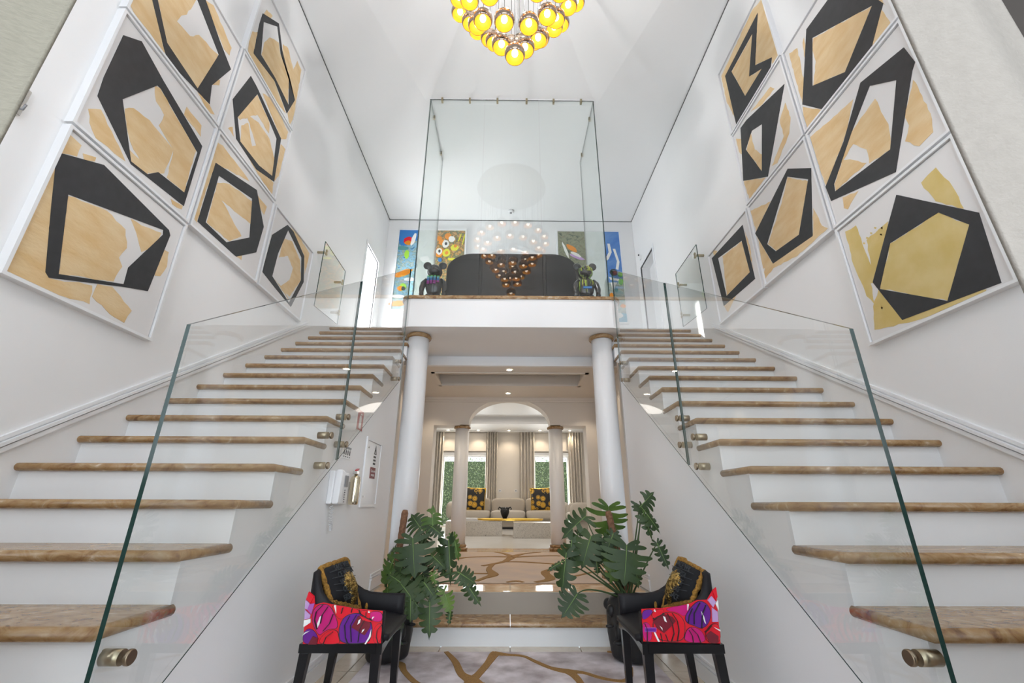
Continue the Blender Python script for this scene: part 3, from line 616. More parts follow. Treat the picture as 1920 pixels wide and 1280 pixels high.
artwork(R_, 1, 3, 'right wall painting in the middle column, highest, notched black ring on ochre', [(282, 48), (272, 245), (335, 215), (327, 275), (202, 468), (160, 285)], [(262, 125), (250, 287), (298, 257), (235, 360), (183, 268)],
        [[(145, 285), (260, 40), (300, -10), (322, 0), (365, 205), (335, 240), (335, 215), (272, 245), (282, 48), (160, 285), (195, 440), (165, 380)], [(262, 127), (250, 287), (296, 258), (235, 360), (184, 268)]])
artwork(R_, 2, 1, 'right wall painting at the far end beside the stair gate, thin black outline', [(225, 843), (272, 1045), (155, 1147), (110, 968)], [(222, 902), (253, 1020), (165, 1110), (133, 968)],
        [[(150, 960), (222, 905), (252, 1020), (166, 1108)], [(110, 940), (130, 940), (122, 962)], [(235, 870), (252, 920), (265, 1010), (240, 900)], [(155, 1147), (200, 1110), (170, 1170)]])

# ================================================================ PAINTINGS UPSTAIRS
def upstairs(x0, x1, z0, z1, label, strips, strokes):
    t = thing('large_painting', label, 'painting', ((x0 + x1) / 2, YB, z0))
    MB().prism([(x0 - .03, z0 - .03), (x1 + .03, z0 - .03), (x1 + .03, z1 + .03), (x0 - .03, z1 + .03)], 'Y', YB, YB - .05, holes=[[(x0, z0), (x1, z0), (x1, z1), (x0, z1)]]).build('frame', M['frame'], t)
    for a, c, za, zb, m in strips: MB().box(x0 + (x1 - x0) * a, x0 + (x1 - x0) * c, YB, YB - .03, z0 + (z1 - z0) * za, z0 + (z1 - z0) * zb).build('canvas', M[m], t)
    b = MB(); names = sorted(set(k[0] for k in strokes))
    for q, (m, pts) in enumerate(strokes):
        p = [(x0 + (x1 - x0) * u, z0 + (z1 - z0) * v) for u, v in pts]
        b.prism(p, 'Y', YB - .029, YB - .032 - .0006 * q, names.index(m))
    b.build('painted_figures', [M[n] for n in names], t)['kind'] = 'stuff'
def blob(u, v, ru, rv, n=12, j=.12, rot=0):
    return [(u + (ru * math.cos(a) * math.cos(rot) - rv * math.sin(a) * math.sin(rot) * .75) * (1 + random.uniform(-j, j)), v + (ru * math.cos(a) * math.sin(rot) / .75 * .6 + rv * math.sin(a) * math.cos(rot)) * (1 + random.uniform(-j, j))) for a in [2 * math.pi * k / n for k in range(n)]]
upstairs(-2.20, -.90, 4.36, 6.09, 'colourful collage painting on the upper back wall left of the arch', [(0, .30, 0, 1, 'col_blue'), (.30, .55, 0, 1, 'col_pale'), (.55, 1, 0, 1, 'col_flower')],  # pale middle strip: side glass reflection painted into the canvas
         [('b_blue', [(0, .86), (.28, .86), (.28, 1), (0, 1)]), ('b_blue', blob(.08, .85, .08, .06)), ('p_red', blob(.15, .86, .08, .05)), ('b_org', blob(.14, .83, .05, .03)), ('b_wht', blob(.22, .88, .03, .09, rot=-.4)), ('b_lime', blob(.14, .68, .035, .06)), ('b_org', blob(.12, .44, .14, .04, rot=.35)), ('b_org', blob(.10, .07, .15, .03, rot=.1)),
          ('b_lime', blob(.13, .27, .05, .045)), ('b_org', blob(.10, .25, .05, .03)), ('b_dk', blob(.14, .25, .03, .025)), ('b_teal', blob(.07, .76, .09, .025)), ('b_org', blob(.61, .89, .04, .03)), ('b_org', blob(.66, .84, .06, .035)), ('b_org', blob(.74, .92, .05, .04)), ('b_wht', blob(.71, .82, .05, .05)), ('b_dk', blob(.715, .82, .02, .022)),
          ('b_yel', blob(.85, .77, .06, .04)), ('b_org', blob(.86, .79, .025, .02)), ('b_org', blob(.62, .71, .07, .06)), ('b_wht', blob(.62, .72, .045, .045)), ('b_dk', blob(.625, .72, .018, .02)), ('b_yel', blob(.73, .70, .06, .05)), ('b_org', blob(.735, .70, .025, .025)), ('b_yel', blob(.92, .90, .01, .06, rot=-.5)), ('b_yel', blob(.98, .88, .01, .08, rot=-.3)), ('b_wht', blob(.80, .88, .05, .04)),
          ('b_blue', blob(.64, .61, .03, .025)), ('b_yel', blob(.82, .62, .07, .012)), ('b_pale', blob(.40, .80, .07, .012, rot=1)), ('b_wht', blob(.42, .62, .07, .03)), ('b_wht', blob(.08, .15, .09, .02)), ('b_wht', blob(.22, .36, .08, .02))])
upstairs(.93, 2.15, 4.13, 6.09, 'painting of blue sky and dark foliage on the upper back wall right of the arch', [(0, .44, .42, 1, 'col_green'), (0, .44, 0, .42, 'col_pale'), (.44, .74, 0, 1, 'col_pale'), (.74, 1, .42, 1, 'col_sky'), (.74, 1, 0, .42, 'col_teal')],  # full-height pale strip: reflection in the side glass, put into the canvas colour
         [('b_wht', [(.80, .86), (.84, .86), (.86, .76), (.80, .68), (.76, .66), (.76, .70), (.81, .76)]), ('b_wht', [(.88, .80), (.92, .80), (.97, .65), (.94, .56), (.90, .57), (.93, .66)]), ('b_pale', blob(.53, .76, .05, .05)), ('b_dk', blob(.86, .53, .06, .04)), ('b_grn', blob(.96, .51, .04, .03)), ('p_drk', blob(.87, .525, .03, .025)),
          ('b_wht', [(.80, .42), (.90, .42), (.83, .33)]), ('b_org', blob(.80, .27, .04, .04, rot=.5)), ('b_org', blob(.96, .17, .04, .02)), ('b_teal', blob(.88, .34, .03, .02)), ('b_wht', [(.78, .48), (.99, .45), (.99, .43), (.80, .45)]), ('b_grn', blob(.96, .43, .04, .035)), ('b_wht', blob(.12, .78, .02, .12, rot=.6)), ('p_lil', blob(.3, .7, .12, .02, rot=-.3)), ('b_cyan', [(.74, 0), (1, 0), (1, .09), (.74, .10)]), ('b_wht', blob(.88, .07, .07, .03)),
          ('b_org', blob(.22, .80, .10, .03, rot=-.5)), ('b_wht', blob(.28, .73, .09, .02, rot=-.4)), ('b_lime', blob(.06, .30, .05, .05)), ('b_yel', blob(.05, .12, .04, .04))])
# arched niche moulding on the back wall
b = MB(); R0, R1, cz = .82, .70, 4.97
po = [(-R0, 3.23)] + [(-R0 * math.cos(math.pi * k / 32), cz + R0 * math.sin(math.pi * k / 32)) for k in range(33)] + [(R0, 3.23)]
pi_ = [(R1, 3.23)] + [(R1 * math.cos(math.pi * k / 32), cz + R1 * math.sin(math.pi * k / 32)) for k in range(33)] + [(-R1, 3.23)]
b.prism([(x - .02, z) for x, z in po + pi_], 'Y', YB, YB - .06)
b.prism([(x * .955 - .02, cz + (z - cz) * .955 if z > cz else z) for x, z in po] + [(x * .97 - .02, cz + (z - cz) * .97 if z > cz else z) for x, z in pi_], 'Y', YB - .06, YB - .08)
struct('trim_10', b, M['trim'])

# ================================================================ CONSOLE AND BEARS ON THE BALCONY
cn = thing('console_cabinet', 'wide glossy black cabinet with rounded shoulders behind the balcony glass', 'cabinet', (.02, 5.3, 3.23))
def shoulder(x0, x1, z0, z1, r, inset=0.):
    p = [(x0 + inset, z0)]
    for k in range(11): a = math.pi - math.pi / 2 * k / 10; p.append((x0 + r + (r - inset) * math.cos(a), z1 - r * .75 + (r * .75 - inset) * math.sin(a)))
    for k in range(11): a = math.pi / 2 - math.pi / 2 * k / 10; p.append((x1 - r + (r - inset) * math.cos(a), z1 - r * .75 + (r * .75 - inset) * math.sin(a)))
    return p + [(x1 - inset, z0)]
cx, zc1 = .02, 4.255
MB().prism(shoulder(cx - .90, cx + .90, 3.232, zc1, .36), 'Y', 5.22, 5.62).build('body', M['console'], cn, bevel=.03, bseg=3)
op = shoulder(cx - .90, cx + .90, 3.26, zc1, .36, .035)
left = [p for p in op if p[0] < cx - .46]; 
MB().prism(left + [(cx - .455, zc1 - .035), (cx - .455, 3.26)], 'Y', 5.19, 5.225).build('door', M['console'], cn, bevel=.008)
right = [p for p in op if p[0] > cx + .46]
MB().prism([(cx + .455, 3.26), (cx + .455, zc1 - .035)] + right, 'Y', 5.19, 5.225).build('door', M['console'], cn, bevel=.008)
MB().box(cx - .42, cx + .42, 5.185, 5.225, 3.26, zc1 - .035).build('centre_panel', M['console'], cn, bevel=.008)

def bear(x, label, style):
    y, z = 4.78, 3.232
    t = thing('bear_figurine', label, 'figurine', (x, y, z))
    def P_(b, n, m=None, par=None, **k): return b.build(n, m or M['bear'], par or t, **k)
    for s in (-1, 1):
        lg = P_(MB().ell((x + s * .055, y, z + .085), (.048, .052, .09), pw=.75), 'leg'); P_(MB().ell((x + s * .055, y - .022, z + .022), (.048, .07, .024), pw=.8), 'foot', par=lg)
    P_(MB().ell((x, y, z + .275), (.098, .075, .135), 24, 16, pw=.8), 'torso')
    hd = P_(MB().ell((x, y, z + .485), (.092, .085, .092), 26, 18, fn=lambda p: Vector((p.x * (1.06 if p.z < 0 else 1), p.y, p.z))), 'head')
    for s in (-1, 1):
        am = P_(MB().tube([(x + s * .088, y, z + .365), (x + s * .125, y - .01, z + .31), (x + s * .142, y - .025, z + .23), (x + s * .138, y - .035, z + .175)], [.030, .038, .034, .026], 14), 'arm')
        P_(MB().ell((x + s * .137, y - .04, z + .15), (.030, .032, .034), 14, 10), 'hand', par=am)
        P_(MB().ell((x + s * .096, y + .005, z + .57), (.052, .024, .052), 18, 12), 'ear', par=hd)
    P_(MB().ell((x, y - .062, z + .455), (.074, .050, .048), 22, 14), 'muzzle', par=hd); P_(MB().ell((x, y - .110, z + .478), (.016, .010, .010), 12, 8), 'nose', par=hd)
    if style == 0:
        for r, (m, zz) in enumerate((('b_grn', .385), ('b_cyan', .360), ('b_blue', .335), ('b_mag', .308), ('b_mag', .285))):
            for c in range(4):
                if r == 4 and c == 3: continue
                xx = x - .06 + c * .040; yy = y - .073 * (1 - ((xx - x) / .11) ** 2 * .5) - .008 + (.018 if r == 0 else 0)
                MB().box(xx - .015, xx + .015, yy - .012, yy + .01, z + zz - .009, z + zz + .010).build('pad', M[m], t, bevel=.003)
    else:
        b = MB(); rnd = random.Random(4)
        for i in range(44):
            a = rnd.uniform(-1.25, 1.25)
            if i < 26:
                z1 = rnd.uniform(.46, .57); L = rnd.uniform(.04, .12); f_ = lambda h: math.sqrt(max(.02, 1 - ((h - .485) / .093) ** 2)); rx, ry, off = .094, .094, (.012 if True else 0)
                pts = [(x + rx * f_(h) * math.sin(a), y - ry * f_(h) * math.cos(a) - (.022 if abs(h - .455) < .045 and abs(a) < .8 else 0), z + h) for h in [z1 - L * k / 5 for k in range(6)]]
            else:
                z1 = rnd.uniform(.33, .40); L = rnd.uniform(.04, .17); f_ = lambda h: max(.02, 1 - abs((h - .275) / .137) ** 2.5) ** .4
                pts = [(x + .100 * f_(h) * math.sin(a), y - .078 * f_(h) * math.cos(a) ** .8 - .002, z + h) for h in [z1 - L * k / 5 for k in range(6)]]
            b.tube(pts, .0019, 6, i % 2)
        b.build('paint_drips', [M['b_lime'], M['b_yel']], t)
        MB().box(x - .05, x + .055, y - .088, y - .066, z + .225, z + .25).build('belt_patch', M['b_blue'], t)
bear(-.955, 'glossy black bear figurine with coloured chest pads at the left of the balcony', 0)
bear(.925, 'glossy black bear figurine streaked with green and yellow drips at the right of the balcony', 1)

# small fittings upstairs
th = thing('wall_thermostat', 'small white wall control with black dot beside the right painting', 'thermostat', (2.42, 7.2, 5.3))
MB().lathe([(.05, 0), (.05, .018), (.046, .022)], (2.418, 7.05, 5.33), 20, axis='X').build('plate', M['plastic'], th); MB().ell((2.41, 7.07, 5.40), (.012, .018, .018), 10, 8).build('sensor', M['blackprint'], th)
sm = thing('smoke_detector', 'round white smoke detector on the ceiling above the arch', 'smoke detector', (.0, 7.0, ZC - .05))
MB().lathe([(.035, ZC - .045), (.055, ZC - .03), (.06, ZC)], (0, 7.05, 0), 24).build('housing', M['plastic'], sm); MB().lathe([(.022, ZC - .055), (.024, ZC - .045)], (0, 7.05, 0), 20).build('vent_ring', M['grey'], sm)

# ================================================================ CHANDELIER
light('chandelier_glow', 'POINT', (0, 2.455, 5.25), 34, (.97, .96, .96), soft=.03)
ch = thing('chandelier', 'cone shaped cluster chandelier of glowing golden glass globes hanging in the hall', 'chandelier', (0, 2.455, 4.3))
cxx, cyy = .008, 2.455
n_ = 18; gr_ = .083
def sphere_part(rad, a0, a1, n=24, m=12):
    prof = [(max(1e-4, rad * math.cos(a)), rad * math.sin(a)) for a in [a0 + (a1 - a0) * k / m for k in range(m + 1)]]
    return prof
gl = MB(); gl.lathe(sphere_part(gr_, -.5, math.pi / 2), (0, 0, 0), 24, 0, cap=False); gl.lathe(sphere_part(gr_ - .003, -.5, math.pi / 2), (0, 0, 0), 24, 1, cap=False)
gl.lathe([(gr_ * math.cos(-.5), gr_ * math.sin(-.5)), (gr_ * math.cos(-.5) - .003, gr_ * math.sin(-.5))], (0, 0, 0), 24, 0, cap=False)
gl.lathe([(.012, gr_ * .95), (.014, gr_ * 1.05), (.012, gr_ * 1.25)], (0, 0, 0), 12, 2)
proto = None; bproto = None; cnt = 0
ringn = [(1, 0), (4, .14), (8, .27), (11, .385), (14, .50), (17, .61)]
for n, (c, rr0) in enumerate(ringn):
    for k in range(c):
        a = 2 * math.pi * (k + .5 * (n % 2)) / c + n * .35 - math.pi / 2
        if n == 1: a = math.pi / 4 + .12 + k * math.pi / 2
        p = Vector((cxx + rr0 * math.cos(a), cyy + rr0 * math.sin(a), 4.385 + rr0 / .61))
        if proto is None:
            W[ch.name] = Vector((0, 0, 0)); g = gl.build('globe', [M['globe_out'], M['globe_in'], M['brass_d']], ch); proto = g; W[ch.name] = Vector(ch.location)
            bb = MB().ell((0, 0, .008), (.026, .026, .034), 14, 10); W[g.name] = Vector((0, 0, 0)); bu = bb.build('bulb', M['bulb'], g); bproto = bu
            cb = MB().tube([(0, 0, gr_ * 1.2), (0, 0, 6.6 - 4.385)], .0022, 5); cb0 = cb.build('cable', M['cable'], g)
            cproto = cb0
            for md in (): pass
        else:
            g = proto.copy(); COL.objects.link(g); g.parent = ch
            bu = bproto.copy(); COL.objects.link(bu); bu.parent = g
            cb0 = cproto.copy(); COL.objects.link(cb0); cb0.parent = g
        g.location = p - Vector(ch.location); cb0.scale = (1, 1, max(.1, (6.56 - p.z) / (6.6 - 4.385)))
MB().lathe([(.62, 6.55), (.65, 6.56), (.65, 6.60)], (cxx, cyy, 0), 40).build('ceiling_plate', M['brass_d'], ch)

# ================================================================ CURTAINS
def drape(name, label, m, x0, x1, y, z0, z1, amp, folds, ph=0., flare=0., nx=90, nz=8, group=None, thick=.006):
    b = MB(); vs = []; fs = []
    for j in range(nz + 1):
        z = z0 + (z1 - z0) * j / nz
        for i in range(nx + 1):
            u = i / nx; x = x0 + (x1 - x0) * u; q = 2 * math.pi * folds * u + ph
            vs.append((x + flare * math.sin(q * 2) * .3, y + amp * math.sin(q) * (1 + .2 * math.sin(3.1 * u * folds + j * .4)), z))
    n = len(vs); vs += [(a, c + thick, d) for a, c, d in vs]
    for j in range(nz):
        for i in range(nx): a = j * (nx + 1) + i; fs.append((a, a + 1, a + nx + 2, a + nx + 1)); fs.append((a + n, a + n + nx + 1, a + n + nx + 2, a + n + 1))
    for j in range(nz):
        for i in (0, nx): a = j * (nx + 1) + i; fs.append((a, a + nx + 1, a + nx + 1 + n, a + n))
    b.add(vs, fs, 0, True); return tag(b.build(name, m), label, 'curtain', group)
drape('entrance_curtain', 'woven beige curtain close to the camera at the top left', M['curtain_l'], -.812, -1.14, .50, .01, 2.74, .020, 2.0, 1.2)
drape('entrance_curtain', 'plush cream curtain close to the camera at the top right', M['curtain_r'], .648, .838, .485, .01, 2.74, .016, .9, 2.4)
drape('entrance_curtain', 'dark brown lining curtain behind the cream one at the top right corner', M['drape_d'], .845, 1.14, .50, .01, 2.74, .02, 2.0, 1.0)
rd = thing('curtain_rod', 'dark rod carrying both entrance curtains across the door opening', 'rod', (0, .5, 3.2))
MB().tube([(-1.25, .5, 2.76), (1.25, .5, 2.76)], .014, 10).build('rod', M['brass_d'], rd)
for s in (-1, 1): MB().tube([(s * 1.2, .5, 2.76), (s * 1.2, .25, 2.76)], .012, 8).build('bracket', M['brass_d'], rd)
hk = thing('wall_hook', 'small metal holdback plate on the left wall beside the curtain', 'hook', (-2.44, 1.6, 2.82))
MB().box(-2.44, -2.42, 1.56, 1.625, 2.77, 2.93).build('plate', M['chrome'], hk, bevel=.004); MB().tube([(-2.42, 1.60, 2.80), (-2.39, 1.60, 2.79), (-2.385, 1.60, 2.82)], .006, 8).build('hook_arm', M['grey'], hk)
for x0, x1, nm in ((-2.34, -2.08, 'leftmost taupe lounge drape beside the left garden window'), (-.72, -.36, 'taupe lounge drape at the right edge of the left garden window'), (.34, .82, 'taupe lounge drape at the left edge of the right garden window'), (1.90, 2.34, 'rightmost taupe lounge drape beside the right garden window')):
    drape('lounge_drape', nm, M['drape'], x0, x1, 14.18, ZF + .01, 3.17, .055, 5 if x1 - x0 > .3 else 3, group='taupe drapes at the lounge windows', nx=70)
rl = MB(); rl.box(-2.5, 2.5, 14.13, 14.24, 3.17, 3.199); struct('trim_11', rl, M['trim'])

# ================================================================ LOUNGE FURNITURE
sf = thing('sofa', 'long taupe rounded sofa under the lounge windows', 'sofa', (0, 13.6, ZF))
MB().box(-1.70, 1.66, 13.42, 14.02, ZF + .05, .60).build('base', M['sofa'], sf, bevel=.04, bseg=4)
MB().box(-1.5, 1.5, 13.5, 13.9, ZF, ZF + .05).build('plinth', M['blackprint'], sf)
for xa, xb in ((-1.52, -.53), (-.51, .49), (.51, 1.50)):
    c = ((xa + xb) / 2, 13.62, .70)
    MB().ell(c, ((xb - xa) / 2, .40, .125), 28, 16, pw=.45).build('seat', M['sofa'], sf)
    MB().ell((c[0], 13.98, .94), ((xb - xa) / 2, .13, .225), 28, 16, pw=.4).build('backrest', M['sofa'], sf)
for x in (-1.66, 1.62): MB().ell((x, 13.75, .82), (.17, .42, .24), 24, 16, pw=.75).build('armrest', M['sofa'], sf)
for x, nm, ry in ((-1.02, 'gold medallion print cushion on the left end of the sofa', .04), (.98, 'gold medallion print cushion on the right end of the sofa', -.03)):
    b = MB(); N = 12; vs = []; fs = []
    for sgn in (-1, 1):
        for j in range(N + 1):
            for i in range(N + 1):
                u, v = i / N * 2 - 1, j / N * 2 - 1; h = .075 * ((1 - u * u) * (1 - v * v)) ** .45 * sgn
                pinch = 1 - .05 * (1 - abs(u) ** 4) * abs(v) ** 3; vs.append(Vector((u * .33 * (1 - .05 * (1 - v * v)), h, v * .32 * pinch)))
    for q in range(2):
        o_ = q * (N + 1) ** 2
        for j in range(N):
            for i in range(N): a = o_ + j * (N + 1) + i; fs.append((a, a + 1, a + N + 2, a + N + 1))
    RX = Matrix.Rotation(-.16, 3, 'X') @ Matrix.Rotation(ry, 3, 'Y'); b.add([RX @ v + Vector((x, 13.60, 1.125)) for v in vs], fs, 0, True)
    o = b.build('medallion_cushion', M['medal']); tag(o, nm, 'cushion')
    ed = [(-1 + 2 * k / 8, -1) for k in range(8)] + [(1, -1 + 2 * k / 8) for k in range(8)] + [(1 - 2 * k / 8, 1) for k in range(8)] + [(-1, 1 - 2 * k / 8) for k in range(8)]
    MB().tube([RX @ Vector((u * .33 * (1 - .05 * (1 - v * v)), 0, v * .32 * (1 - .05 * (1 - abs(u) ** 4)))) + Vector((x, 13.60, 1.125)) for u, v in ed], .010, 6, closed=True).build('piping', M['goldtray'], o)
ct = MB().box(-1.42, -.15, 10.61, 11.3, ZF + .001, .63).build('coffee_table', M['terrazzo'], bevel=.004); tag(ct, 'left speckled terrazzo block coffee table in the lounge', 'coffee table')
ct = MB().box(.104, 1.35, 10.0, 10.65, ZF + .001, .625).build('coffee_table', M['terrazzo'], bevel=.004); tag(ct, 'right speckled terrazzo block coffee table in the lounge, set nearer', 'coffee table')
tr = thing('serving_tray', 'long oval gold rimmed tray bridging the two coffee tables', 'tray', (-.02, 10.85, .632))
def oval(rx, ry, n=48, c=(.04, 10.80)): return [(c[0] + rx * math.cos(2 * math.pi * k / n), c[1] + ry * math.sin(2 * math.pi * k / n)) for k in range(n)]
MB().prism(oval(.74, .17), 'Z', .640, .655, holes=[]).build('tray_base', M['goldtray'], tr)
MB().tube([(x, y, .668) for x, y in oval(.75, .18)], .014, 8, closed=True).build('rim', M['goldtray'], tr)
MB().prism(oval(.66, .13), 'Z', .656, .664).build('mirror_inset', M['lacquer'], tr)
b = MB(); b.box(-1.05, -.72, 10.72, 10.95, .631, .665); b.box(-1.0, -.74, 10.74, 10.93, .667, .695)
for i, (z0, z1, x0, x1) in enumerate(((.631, .661, -1.06, -.70), (.6615, .689, -1.03, -.72))):
    bk = thing('book', ('lower' if i == 0 else 'upper') + ' white book stacked on the left coffee table', 'book', (-.9, 10.8, z0), 'books on the left coffee table')
    MB().box(x0, x1, 10.70, 10.92, z0, z0 + .003).build('cover', M['white'], bk); MB().box(x0 + .004, x1 - .004, 10.703, 10.915, z0 + .003, z1 - .003).build('pages', M['canvas'], bk); MB().box(x0, x1, 10.70, 10.92, z1 - .003, z1).build('cover', M['white'], bk)
vz = thing('head_vase', 'small matt black sculpted head vase standing on the gold tray', 'vase', (-.09, 10.86, .665))
MB().lathe([(.045, .665), (.05, .69), (.085, .76), (.105, .83), (.10, .885), (.07, .905), (.05, .90)], (-.09, 10.86, 0), 24).build('head', M['pot'], vz)
MB().ell((-.09, 10.765, .82), (.016, .024, .030), 10, 8).build('nose', M['pot'], vz)
for s in (-1, 1):
    MB().tube([(-.09 + s * .08, 10.85, .90), (-.09 + s * .13, 10.84, .925), (-.09 + s * .155, 10.84, .89), (-.09 + s * .13, 10.84, .86)], [.018, .016, .012, .006], 8).build('curl', M['pot'], vz)
    MB().ell((-.09 + s * .04, 10.77, .85), (.018, .012, .010), 10, 6).build('eye', M['pot'], vz)
for k in range(7): a = 2 * math.pi * k / 7; MB().ell((-.09 + .07 * math.cos(a), 10.86 + .07 * math.sin(a), .905), (.026, .026, .022), 10, 8).build('curl', M['pot'], vz)
ac = thing('armchair', 'rounded pale armchair glimpsed at the right side of the lounge', 'armchair', (2.0, 12.6, ZF))
MB().ell((1.98, 12.6, .70), (.42, .42, .12), 24, 14, pw=.6).build('seat', M['sofa'], ac); MB().ell((2.28, 12.6, .85), (.14, .42, .30), 20, 14, pw=.7).build('backrest', M['sofa'], ac)
MB().ell((1.95, 12.25, .82), (.34, .12, .22), 20, 14, pw=.7).build('armrest', M['sofa'], ac); MB().ell((1.95, 12.95, .82), (.34, .12, .22), 20, 14, pw=.7).build('armrest', M['sofa'], ac)
MB().lathe([(.3, ZF), (.3, .6)], (1.98, 12.6, 0), 20).build('base', M['sofa'], ac)
for x in (-.39, .35):
    o = thing('wall_socket', ('left' if x < 0 else 'right') + ' white socket on the lounge wall between the drapes', 'socket', (x + .12 * (-1 if x > 0 else 1), 14.4, 1.3))
    q = x + .12 * (-1 if x > 0 else 1)
    MB().box(q - .04, q + .04, 14.385, 14.4, 1.34, 1.42).build('plate', M['plastic'], o); MB().lathe([(.02, -.004), (.018, 0)], (q, 14.385, 1.38), 14, axis='Y').build('socket_hole', M['grey'], o)

def downlight(x, y, z, label, e, spot=1.7, grp=None):
    t = thing('downlight', label, 'downlight', (x, y, z - .01), grp)
    MB().lathe([(.034, z - .004), (.046, z - .006), (.048, z + .0)], (x, y, 0), 20, cap=False).build('bezel', M['trim'], t)
    MB().lathe([(.0005, z - .003), (.036, z - .0035)], (x, y, 0), 20, cap=False).build('lens', M['lit'], t)
    if e: light('downlight_lamp', 'SPOT', (x, y, z - .03), e, (1, .82, .60), target=(x, y, z - 1), spot=spot, soft=.04)
downlight(-.015, 5.675, ZH - .001, 'small lit downlight in front of the coffered ceiling', 8)
downlight(-.03, 7.02, ZH - .001, 'small lit downlight just above the arch', 7, 2.3)
for i, x in enumerate((-1.95, -.98, .0, .99, 1.95)):
    downlight(x, 14.02, 3.199, ('leftmost', 'second from left', 'middle', 'second from right', 'rightmost')[i] + ' lit downlight above the lounge windows', 10, 2.0, 'downlights above the lounge windows')
for x, y in ((-1.25, 5.66), (1.25, 5.66), (-1.25, 7.0), (1.25, 7.0)): light('side_downlight_lamp', 'SPOT', (x, y, ZH - .03), 6, (1, .84, .64), target=(x, y, 0), spot=1.7)
light('lounge_area_light', 'AREA', (0, 10.6, 3.38), 32, (1, .92, .83), 4, 3, (0, 10.6, 0))  # broad area light in the lounge ceiling recess, without a fixture

# ================================================================ RUGS
_rz = [0]
def ribbon(b, pts, wds, z, h=.004):
    _rz[0] += 1; h = h + .0004 * (_rz[0] % 8)
    P2 = [Vector((p.x, p.y)) for p in pts]
    # smooth
    def cat(a, b_, c, d, t): return .5 * ((2 * b_) + (c - a) * t + (2 * a - 5 * b_ + 4 * c - d) * t * t + (3 * b_ - a - 3 * c + d) * t ** 3)
    o = []; ws = []
    for i in range(len(P2) - 1):
        a, c = P2[max(0, i - 1)], P2[min(len(P2) - 1, i + 2)]
        for k in range(6): t = k / 6; o.append(cat(a, P2[i], P2[i + 1], c, t)); ws.append(wds[i] + (wds[i + 1] - wds[i]) * t)
    o.append(P2[-1]); ws.append(wds[-1]); vs = []; n = len(o)
    for i, p in enumerate(o):
        t = (o[min(n - 1, i + 1)] - o[max(0, i - 1)]).normalized(); nn = Vector((-t.y, t.x)) * ws[i] / 2
        vs += [(p.x + nn.x, p.y + nn.y, z), (p.x - nn.x, p.y - nn.y, z), (p.x + nn.x, p.y + nn.y, z + h), (p.x - nn.x, p.y - nn.y, z + h)]
    fs = []
    for i in range(n - 1): a = i * 4; fs += [(a + 2, a + 3, a + 7, a + 6), (a, a + 4, a + 5, a + 1), (a, a + 2, a + 6, a + 4), (a + 1, a + 5, a + 7, a + 3)]
    fs += [(0, 1, 3, 2), (4 * n - 4, 4 * n - 2, 4 * n - 1, 4 * n - 3)]
    b.add(vs, fs)
rg = thing('rug', 'mottled grey rug with golden branching lines on the lower floor', 'rug', (0, 2.4, .001))
MB().box(-.965, .975, .95, 3.70, .001, .011).build('pile', M['rug'], rg, bevel=.004)
Z = lambda o, s, pts, z: [U(o[0] + x / s, o[1] + y / s, Z=z) for x, y in pts]
for pts, wd in (([(485, 575), (545, 640), (585, 720), (650, 760), (690, 800)], [.03, .045, .05, .09, .1]), ([(650, 765), (700, 725), (765, 650), (805, 595), (830, 582)], [.08, .05, .05, .07, .10]), ([(800, 585), (900, 596), (1000, 605), (1080, 640), (1180, 682), (1290, 705), (1400, 715), (1500, 745), (1600, 766), (1680, 768), (1712, 735), (1715, 680)], [.08, .03, .025, .03, .035, .07, .03, .03, .03, .035, .035, .03]),
                ([(1290, 705), (1340, 735), (1385, 790), (1400, 850)], [.06, .05, .04, .04]), ([(60, 650), (130, 645), (185, 660), (205, 705), (260, 765), (310, 800)], [.02, .03, .05, .035, .035, .035]), ([(1560, 575), (1600, 580), (1640, 600)], [.02, .03, .02]), ([(650, 780), (620, 850), (700, 950)], [.08, .05, .05]), ([(700, 790), (760, 830), (900, 880)], [.08, .05, .04])):
    b = MB(); ribbon(b, Z((700, 1060), 3.556, pts, .012), wd, .0105); b.build('gold_line', M['vein'], rg)
rg = thing('rug', 'rose beige rug with golden branching lines on the raised hall floor', 'rug', (0, 5.9, ZF))
MB().box(-.97, .97, 4.50, 7.15, ZF + .001, ZF + .010).build('pile', M['rug2'], rg, bevel=.004)
o1, s1 = (840, 920), 7.385
for pts, wd in (([(880, 905), (760, 865), (650, 848)], [.10, .06, .05]), ([(100, 945), (300, 920), (600, 912), (870, 915)], [.10, .05, .05, .12]), ([(870, 915), (1060, 870), (1280, 850)], [.14, .05, .04]), ([(880, 925), (780, 980), (620, 1015), (480, 1040)], [.12, .07, .06, .05]), ([(900, 920), (1200, 905), (1500, 900), (1540, 905)], [.10, .05, .05, .04]), ([(720, 985), (1000, 985), (1420, 1012), (1600, 1025)], [.03, .05, .05, .05])):
    b = MB(); ribbon(b, Z(o1, s1, pts, ZF + .01), wd, ZF + .0095); b.build('gold_line', M['vein'], rg)
o1, s1 = (700, 1060), 3.556
for pts, wd in (([(800, -10), (770, 25), (800, 62), (740, 85), (690, 105)], [.05, .06, .11, .05, .04]), ([(1420, -8), (1300, 5), (1150, 40), (1180, 90), (1080, 112)], [.04, .05, .09, .10, .05]), ([(1280, 82), (1360, 68), (1460, 45), (1530, 35)], [.03, .04, .04, .03]), ([(890, 112), (950, 104), (1000, 112)], [.03, .05, .03]), ([(360, 20), (520, 40), (640, 52), (790, 55)], [.03, .04, .04, .05])):
    b = MB(); ribbon(b, Z(o1, s1, pts, ZF + .01), wd, ZF + .0095); b.build('gold_line', M['vein'], rg)

